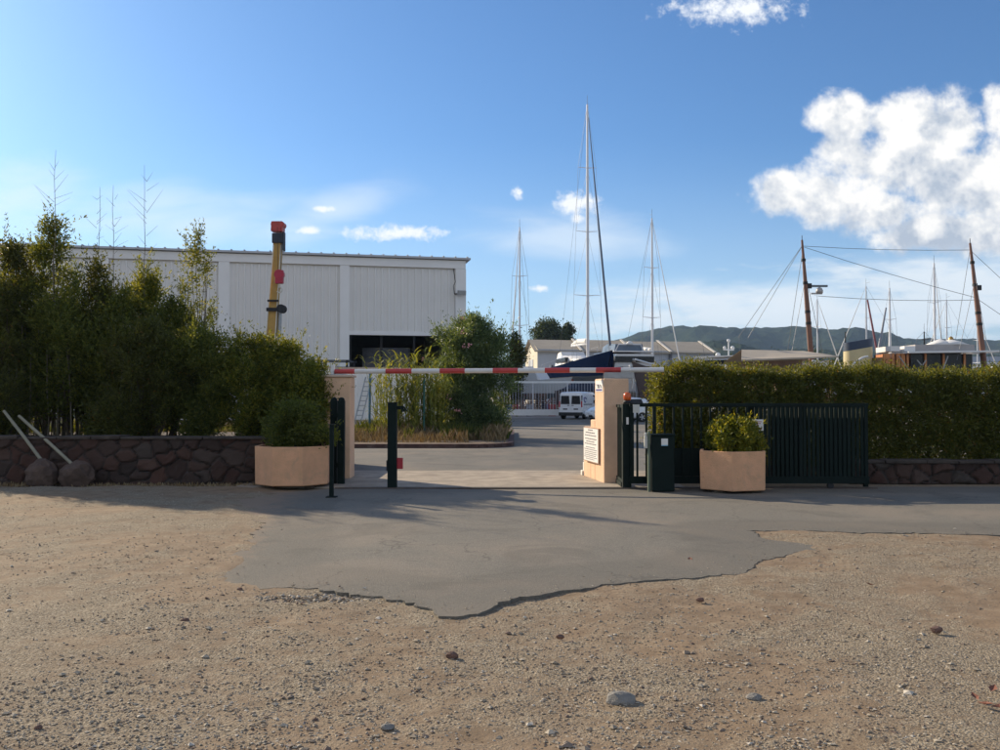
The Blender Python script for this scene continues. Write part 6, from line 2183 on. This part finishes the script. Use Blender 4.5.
# distant sailing boats whose masts show over the hedge: px, top y, depth
far = [(818, 299, 110, 'alloy'), (867, 286, 112, 'alloy'), (890.5, 288, 110, 'white'), (935.5, 263, 105, 'white'), (947.5, 300, 118, 'alloy'), (978, 318, 135, 'alloy')]
labs = ['mast just right of the radar mast of the classic yacht', 'slim bare mast right behind the cream funnel', 'white mast of the pair above the funnel, right one', 'tallest white mast, over the canvas dodger of the classic yacht', 'short grey mast right of the tallest white one', 'thin mast beside the aft brown mast']
proto = None
for i, (px, ty, D, kind) in enumerate(far):
    topz = at(px, ty, D).z
    r = sloop('sailing_boat', 'distant sailing boat, ' + labs[i], 11, 3.5, 2.7, topz, hull_white, antifoul if i % 2 else antifoul_red, 'distant sailing boats behind the hedge', 2, 0.10 if kind == 'alloy' else 0.14, mastm=alu if kind == 'alloy' else mast_white,
              boom_m=[canvas, blue_canvas][i % 2], furl=0.07, wr=0.012)
    ang = [0.5, 2.4, 1.2, 0.9, 2.0, 0.3][i]
    m = at(px, 395, D)
    # the mast stands at mast_at*L forward of the middle
    r.location = (m.x - 1.1 * math.cos(ang), D - 1.1 * math.sin(ang), 0); r.rotation_euler = (0, 0, ang)

# two derrick booms, one dark red, seen slanting beside the funnel
for (xa, ya, xb, yb, m_, lab) in ((867.5, 300, 878, 357, mat('boom_red', (0.20, 0.05, 0.06), 0.5, 0.1), 'dark red boom slanting down to the right beside the cream funnel'),
                                  (886, 308, 880, 342, mat('boom_grey', (0.22, 0.23, 0.26), 0.5, 0.1), 'grey boom slanting down to the left, right of the dark red one')):
    a, b = at(xa, ya, 108), at(xb, yb, 106)
    mb = MB(); c_ = b + (b - a) * ((b.z - 0.05) / (a.z - b.z)); mb.tube([a, b, c_], [0.10, 0.15, 0.16], 8)
    o = mb.build('derrick_boom', m_); tag(o, lab, 'boom'); rebase(o, c_)
# tall floodlight/aerial mast far right
root = empty('sailing_boat', 'sailing boat with a dark antenna mast, left of the tallest white mast', 'sailing boat', None)
hull(root, 10, 3.2, 0.8, 1.5, 2.6, 0.3, hull_white, antifoul, 0.08, 0.8); stands(root, 10, 3.2, 1.5, 0.8)
mast_rig(root, 0, 2.6, at(925, 331, 100).z, 0.10, [0.6, 0.85], 3.0, black_rub, None, None)
place(root, 931, 98, 919, 104)

# far right: low grey shed and moored craft
root = empty('low_shed', 'long low grey roofed shed at the far right beyond the masts', 'shed')
a = at(962, 359, 190); b = at(1075, 359, 190)
mb = MB(); mb.box2((a.x, 190, 0), (b.x, 204, a.z - 0.8)); mb.build('wall', trimw, root)
mb = MB(); zt = at(962, 357, 190).z; mb.add([(a.x - .5, 189.5, a.z - 1.1), (b.x, 189.5, a.z - 1.1), (b.x, 197, zt + .4), (a.x - .5, 197, zt + .4), (a.x - .5, 204.5, a.z - 1.1), (b.x, 204.5, a.z - 1.1)], [(0, 1, 2, 3), (3, 2, 5, 4), (0, 3, 4)]); mb.build('roof', mat('blue_grey_roof', (0.13, 0.16, 0.20), 0.7, 0.1, 0.3), root)
rebase(root, ((a.x + b.x) / 2, 196, 0))
small = [(966, 975, 112, hull_white, 'small white boat far right, in front of the low grey shed'), (986, 1004, 100, hull_white, 'white boat cut by the right picture edge')]
for (pa, pb, D, hm, lab) in small:
    root = empty('motor_boat', lab, 'boat', 'moored boats at the far right')
    L = (at(pb, 395, D) - at(pa, 395, D)).length * 1.6 + 3
    hull(root, L, 2.6, 1.6, 2.3, 3.9 if D < 105 else 3.6, 0.4, hm, antifoul_red, 0.1, 0.9); stands(root, L, 2.6, 2.3, 1.6)
    z = 3.9 if D < 105 else 3.6
    mb = MB(); mb.loft([[(x, -w, z), (x, -w * .85, z + h), (x, w * .85, z + h), (x, w, z)] for x, w, h in ((-L * .2, .9, .9), (L * .1, .9, .9), (L * .2, .8, .1))], False, False, True); mb.build('cabin', hull_white, root)
    place(root, pa, D, pb, D + 1)

# ------------------------------------------------------------------ grey sheds in the distance
def far_sheds():
    root = empty('storage_sheds', 'row of pale grey storage sheds with tan gabled roofs far across the yard', 'building')
    wallm = mat('grey_sheet_wall', (0.42, 0.44, 0.47), 0.7, 0.05, 0.3)  # bluish grey carries the shade of the front in its colour
    gabm = mat('sunlit_cream_gable', (0.62, 0.55, 0.42), 0.8, 0.06, 0.3)  # lighter and warmer than the wall: sunlight put into the gable's colour
    rfm = mat('tan_roof_sheet', (0.33, 0.29, 0.23), 0.85, 0.10, 0.4)
    FL = Vector((37.5 / 900 * 160, 160, 0)); BL = Vector((25.5 / 900 * 178, 178, 0)); FR = Vector((214 / 900 * 170, 170, 0))
    ux = (FR - FL).normalized(); uy = (BL - FL).normalized(); Lf = (FR - FL).length; Wd = (BL - FL).length
    ze = at(537, 349, 160).z; zr = at(531, 339.5, 169).z
    def P(a, b, z): q = FL + ux * a + uy * b; return Vector((q.x, q.y, z))
    segs = [0, 0.235 * Lf, 0.52 * Lf, 0.74 * Lf, Lf]
    mb = MB()
    mb.add([P(0, 0, 0), P(Lf, 0, 0), P(Lf, 0, ze), P(0, 0, ze)], [(0, 1, 2, 3)])
    mb.add([P(0, Wd, 0), P(Lf, Wd, 0), P(Lf, Wd, ze), P(0, Wd, ze)], [(3, 2, 1, 0)])
    mb.build('wall', wallm, root)
    mb = MB()
    for a, s in ((0, 1), (Lf, -1)):
        mb.add([P(a, 0, 0), P(a, 0, ze), P(a, Wd / 2, zr - .1), P(a, Wd, ze), P(a, Wd, 0)], [(0, 1, 2, 3, 4)])
    mb.build('gable', gabm, root)
    for i in range(4):
        a, b = segs[i] + (0.05 if i else -0.6), segs[i + 1] - 0.05
        dz = 0.12 * (i % 2)
        mb = MB()
        vs = [P(a, -0.7, ze - .35 + dz), P(b, -0.7, ze - .35 + dz), P(b, Wd / 2, zr + dz), P(a, Wd / 2, zr + dz), P(a, Wd + .7, ze - .35 + dz), P(b, Wd + .7, ze - .35 + dz)]
        mb.add(vs, [(0, 1, 2, 3), (3, 2, 5, 4)]); mb.add([v - Vector((0, 0, .2)) for v in vs], [(3, 2, 1, 0), (4, 5, 2, 3)])
        mb.add([vs[0], vs[1], vs[1] - Vector((0, 0, .2)), vs[0] - Vector((0, 0, .2))], [(3, 2, 1, 0)])
        mb.build('roof', rfm, root)
    mb = MB()
    for i in range(1, 5):
        a = segs[i]
        mb.bar(P(a, -0.8, ze - .15), P(a, Wd / 2, zr + .28), 0.45, 0.15)
    mb.build('barge_boards', mat('pale_board', (0.6, 0.56, 0.5), 0.8, 0.05), root)
    mb = MB()
    for i in range(1, 4):
        mb.bar(P(segs[i], -0.25, 0), P(segs[i], -0.25, ze - .3), 0.5, 0.4, (0, 1, 0))
    for f in (0.08, 0.16, 0.4, 0.62, 0.86):
        q = P(f * Lf, -0.15, 3.5); mb.box(q, (0.25, 0.2, 6.9))
    mb.build('downpipes', mat('dull_grey', (0.10, 0.10, 0.11)), root)
    mb = MB(); mb.extrude([P(-0.05, Wd * .32, 0), P(-0.05, Wd * .68, 0), P(-0.05, Wd * .68, ze - 1.6), P(-0.05, Wd * .32, ze - 1.6)], -ux * 0.06); mb.build('gable_door', wallm, root)
    rebase(root, (22, 172, 0))


far_sheds()


# ------------------------------------------------------------------ far trees
def far_tree(name, label, px, topy, D, wpx, n, seed, trunk_h=0.3, lm=None, prof=None, group=None, L=0.5, cat='tree', nclump=60, flat=1.0, rcf=0.16):
    H = at(px, topy, D).z
    w = wpx / F * D / 2
    return shrub(name, label, cat, (at(px, 395, D).x, D, 0), H, w, w * 0.8, n, L, L * 0.5, lm or lf_far, profile=prof or dome, z0=trunk_h, nclump=nclump, rc=w * rcf * 2, stems=7, group=group, seed=seed, stem_r=w * 0.04, shell=0.25, shoots=0)


far_tree('umbrella_pine', 'broad dark umbrella pine rising behind the left end of the grey sheds', 549, 320, 205, 36, 9000, 301, 0.70, nclump=34, rcf=0.2, L=0.55)
far_tree('umbrella_pine', 'smaller lobe shaped pine right beside the broad umbrella pine', 568, 324, 207, 17, 3500, 302, 0.72, nclump=16, rcf=0.22, L=0.55)
ts = [(716, 352, 215, 30), (735, 354, 230, 34), (756, 350, 240, 30), (780, 347, 250, 44), (812, 346, 255, 40), (838, 351, 240, 30), (862, 354, 230, 36), (700, 358, 205, 22), (890, 356, 250, 40), (925, 357, 260, 40), (960, 356, 250, 36), (990, 358, 260, 40), (505, 368, 150, 22), (1030, 356, 250, 50)]
tl = ['dark tree just right of the grey sheds', 'second dark tree right of the grey sheds', 'tree left of the tan canopy', 'broad tree above the left half of the tan canopy', 'broad tree above the right half of the tan canopy', 'tree in front of the hill left of the cream funnel',
      'tree behind the cream funnel', 'low tree touching the right gable of the grey sheds', 'tree behind the canvas screens of the classic yacht', 'tree behind the varnished deckhouse', 'tree behind the aft end of the deckhouse', 'tree near the far right above the low grey shed', 'low dark tree behind the oleander', 'tree beyond the right picture edge']
for i, (px, ty, D, w) in enumerate(ts):
    far_tree('distant_tree', 'distant ' + tl[i], px, ty, D, w, 5200, 310 + i, 0.04, group='distant trees below the hills', L=0.6, nclump=45, prof=lambda t: bottom_heavy(t), rcf=0.17)


# ------------------------------------------------------------------ hills and the wood at their foot
def hills():
    m = bpy.data.materials.new('wooded_hill')
    m.use_nodes = True
    t = NT(m.node_tree); b = t.n['Principled BSDF']
    v = t.new('ShaderNodeTexCoord').outputs['Object']
    n1 = t.noise(v, 0.035, 8, 0.75); n2 = t.noise(v, 0.006, 5, 0.6)
    col = t.ramp(n1, [(0.3, (0.012, 0.026, 0.016)), (0.52, (0.026, 0.044, 0.022)), (0.72, (0.055, 0.070, 0.030))])
    col = t.mix(t.m('MULTIPLY', t.sstep(n2, 0.55, 0.7), 0.5), col, (0.11, 0.11, 0.06))
    t.link(col, b.inputs['Base Color']); b.inputs['Roughness'].default_value = 1.0; b.inputs['Specular IOR Level'].default_value = 0.05
    bn = t.new('ShaderNodeBump'); bn.inputs['Strength'].default_value = 1.0; bn.inputs['Distance'].default_value = 8
    t.link(n1, bn.inputs['Height']); t.link(bn.outputs[0], b.inputs['Normal'])
    # ridge lines given as photo points, at two distances
    def ridge(name, pts, D, depth, seed, rough):
        pxs = np.array([p[0] for p in pts], float); pys = np.array([p[1] for p in pts], float)
        nx, ny = 360, 70
        x = np.linspace((pxs[0] - 500) / F * D, (pxs[-1] - 500) / F * D, nx)
        px = 500 + x / D * F
        py = np.interp(px, pxs, pys)
        z = np.array([at(a, b_, D).z for a, b_ in zip(px, py)])
        k = np.ones(9) / 9
        z = np.convolve(np.pad(z, 4, 'edge'), k, 'valid')
        yy = np.linspace(-depth, depth, ny)
        X, Yo = np.meshgrid(x, yy, indexing='ij')
        s = np.clip(1 - np.abs(Yo / depth), 0, 1); s = s * s * (3 - 2 * s)
        base = 2.0
        und = (vnoise(X / 90 + 90, Yo / 90 + 90, 1, seed) - 0.5) * 0.5 * (1 - s) * s * 4
        Z = base * 0 + z[:, None] * s * (1 + und) + (vnoise(X / 14 + 120, Yo / 14 + 120, 1, seed + 1) - 0.5) * rough * (0.3 + s) + (vnoise(X / 5 + 120, Yo / 5 + 120, 1, seed + 2) - 0.5) * rough * 0.6 - 1
        V = np.stack([X, Yo + D, Z], -1).reshape(-1, 3)
        idx = np.arange(nx * ny).reshape(nx, ny)
        Fc = np.stack([idx[:-1, :-1], idx[1:, :-1], idx[1:, 1:], idx[:-1, 1:]], -1).reshape(-1, 4)
        tag(np_mesh(name, V, Fc, m, None, False), kind='structure')
    ridge('hills', [(-700, 372), (-300, 352), (0, 360), (300, 366), (520, 362), (590, 350), (612, 342), (632, 336), (655, 327), (678, 325.5), (705, 328.5), (732, 332), (748, 327.5), (755, 326), (768, 329), (800, 328), (835, 331), (870, 338), (905, 341), (940, 339), (975, 341), (1010, 342), (1100, 336), (1400, 350), (1900, 372)], 2300, 900, 5, 9)
    ridge('hills', [(560, 392), (620, 372), (660, 356), (690, 346), (712, 340), (730, 344), (760, 352), (800, 350), (840, 353), (900, 356), (960, 354), (1000, 357), (1100, 360), (1300, 380), (1400, 394)], 1250, 380, 9, 6)


hills()

# ------------------------------------------------------------------ the air: thin haze round everything
mb = MB(); mb.box2((-3900, -450, -1.2), (3900, 3900, 215))
hz = mb.build('haze', None)
hz.data.materials.clear()
hm = bpy.data.materials.new('haze_air'); hm.use_nodes = True
t = NT(hm.node_tree); t.n.clear()
o_ = t.new('ShaderNodeOutputMaterial'); pv = t.new('ShaderNodeVolumePrincipled')
pv.inputs['Color'].default_value = (0.50, 0.70, 1.0, 1); pv.inputs['Density'].default_value = 0.00011; pv.inputs['Anisotropy'].default_value = 0.2
t.link(pv.outputs[0], o_.inputs['Volume'])
hz.data.materials.append(hm)
tag(hz, kind='stuff')
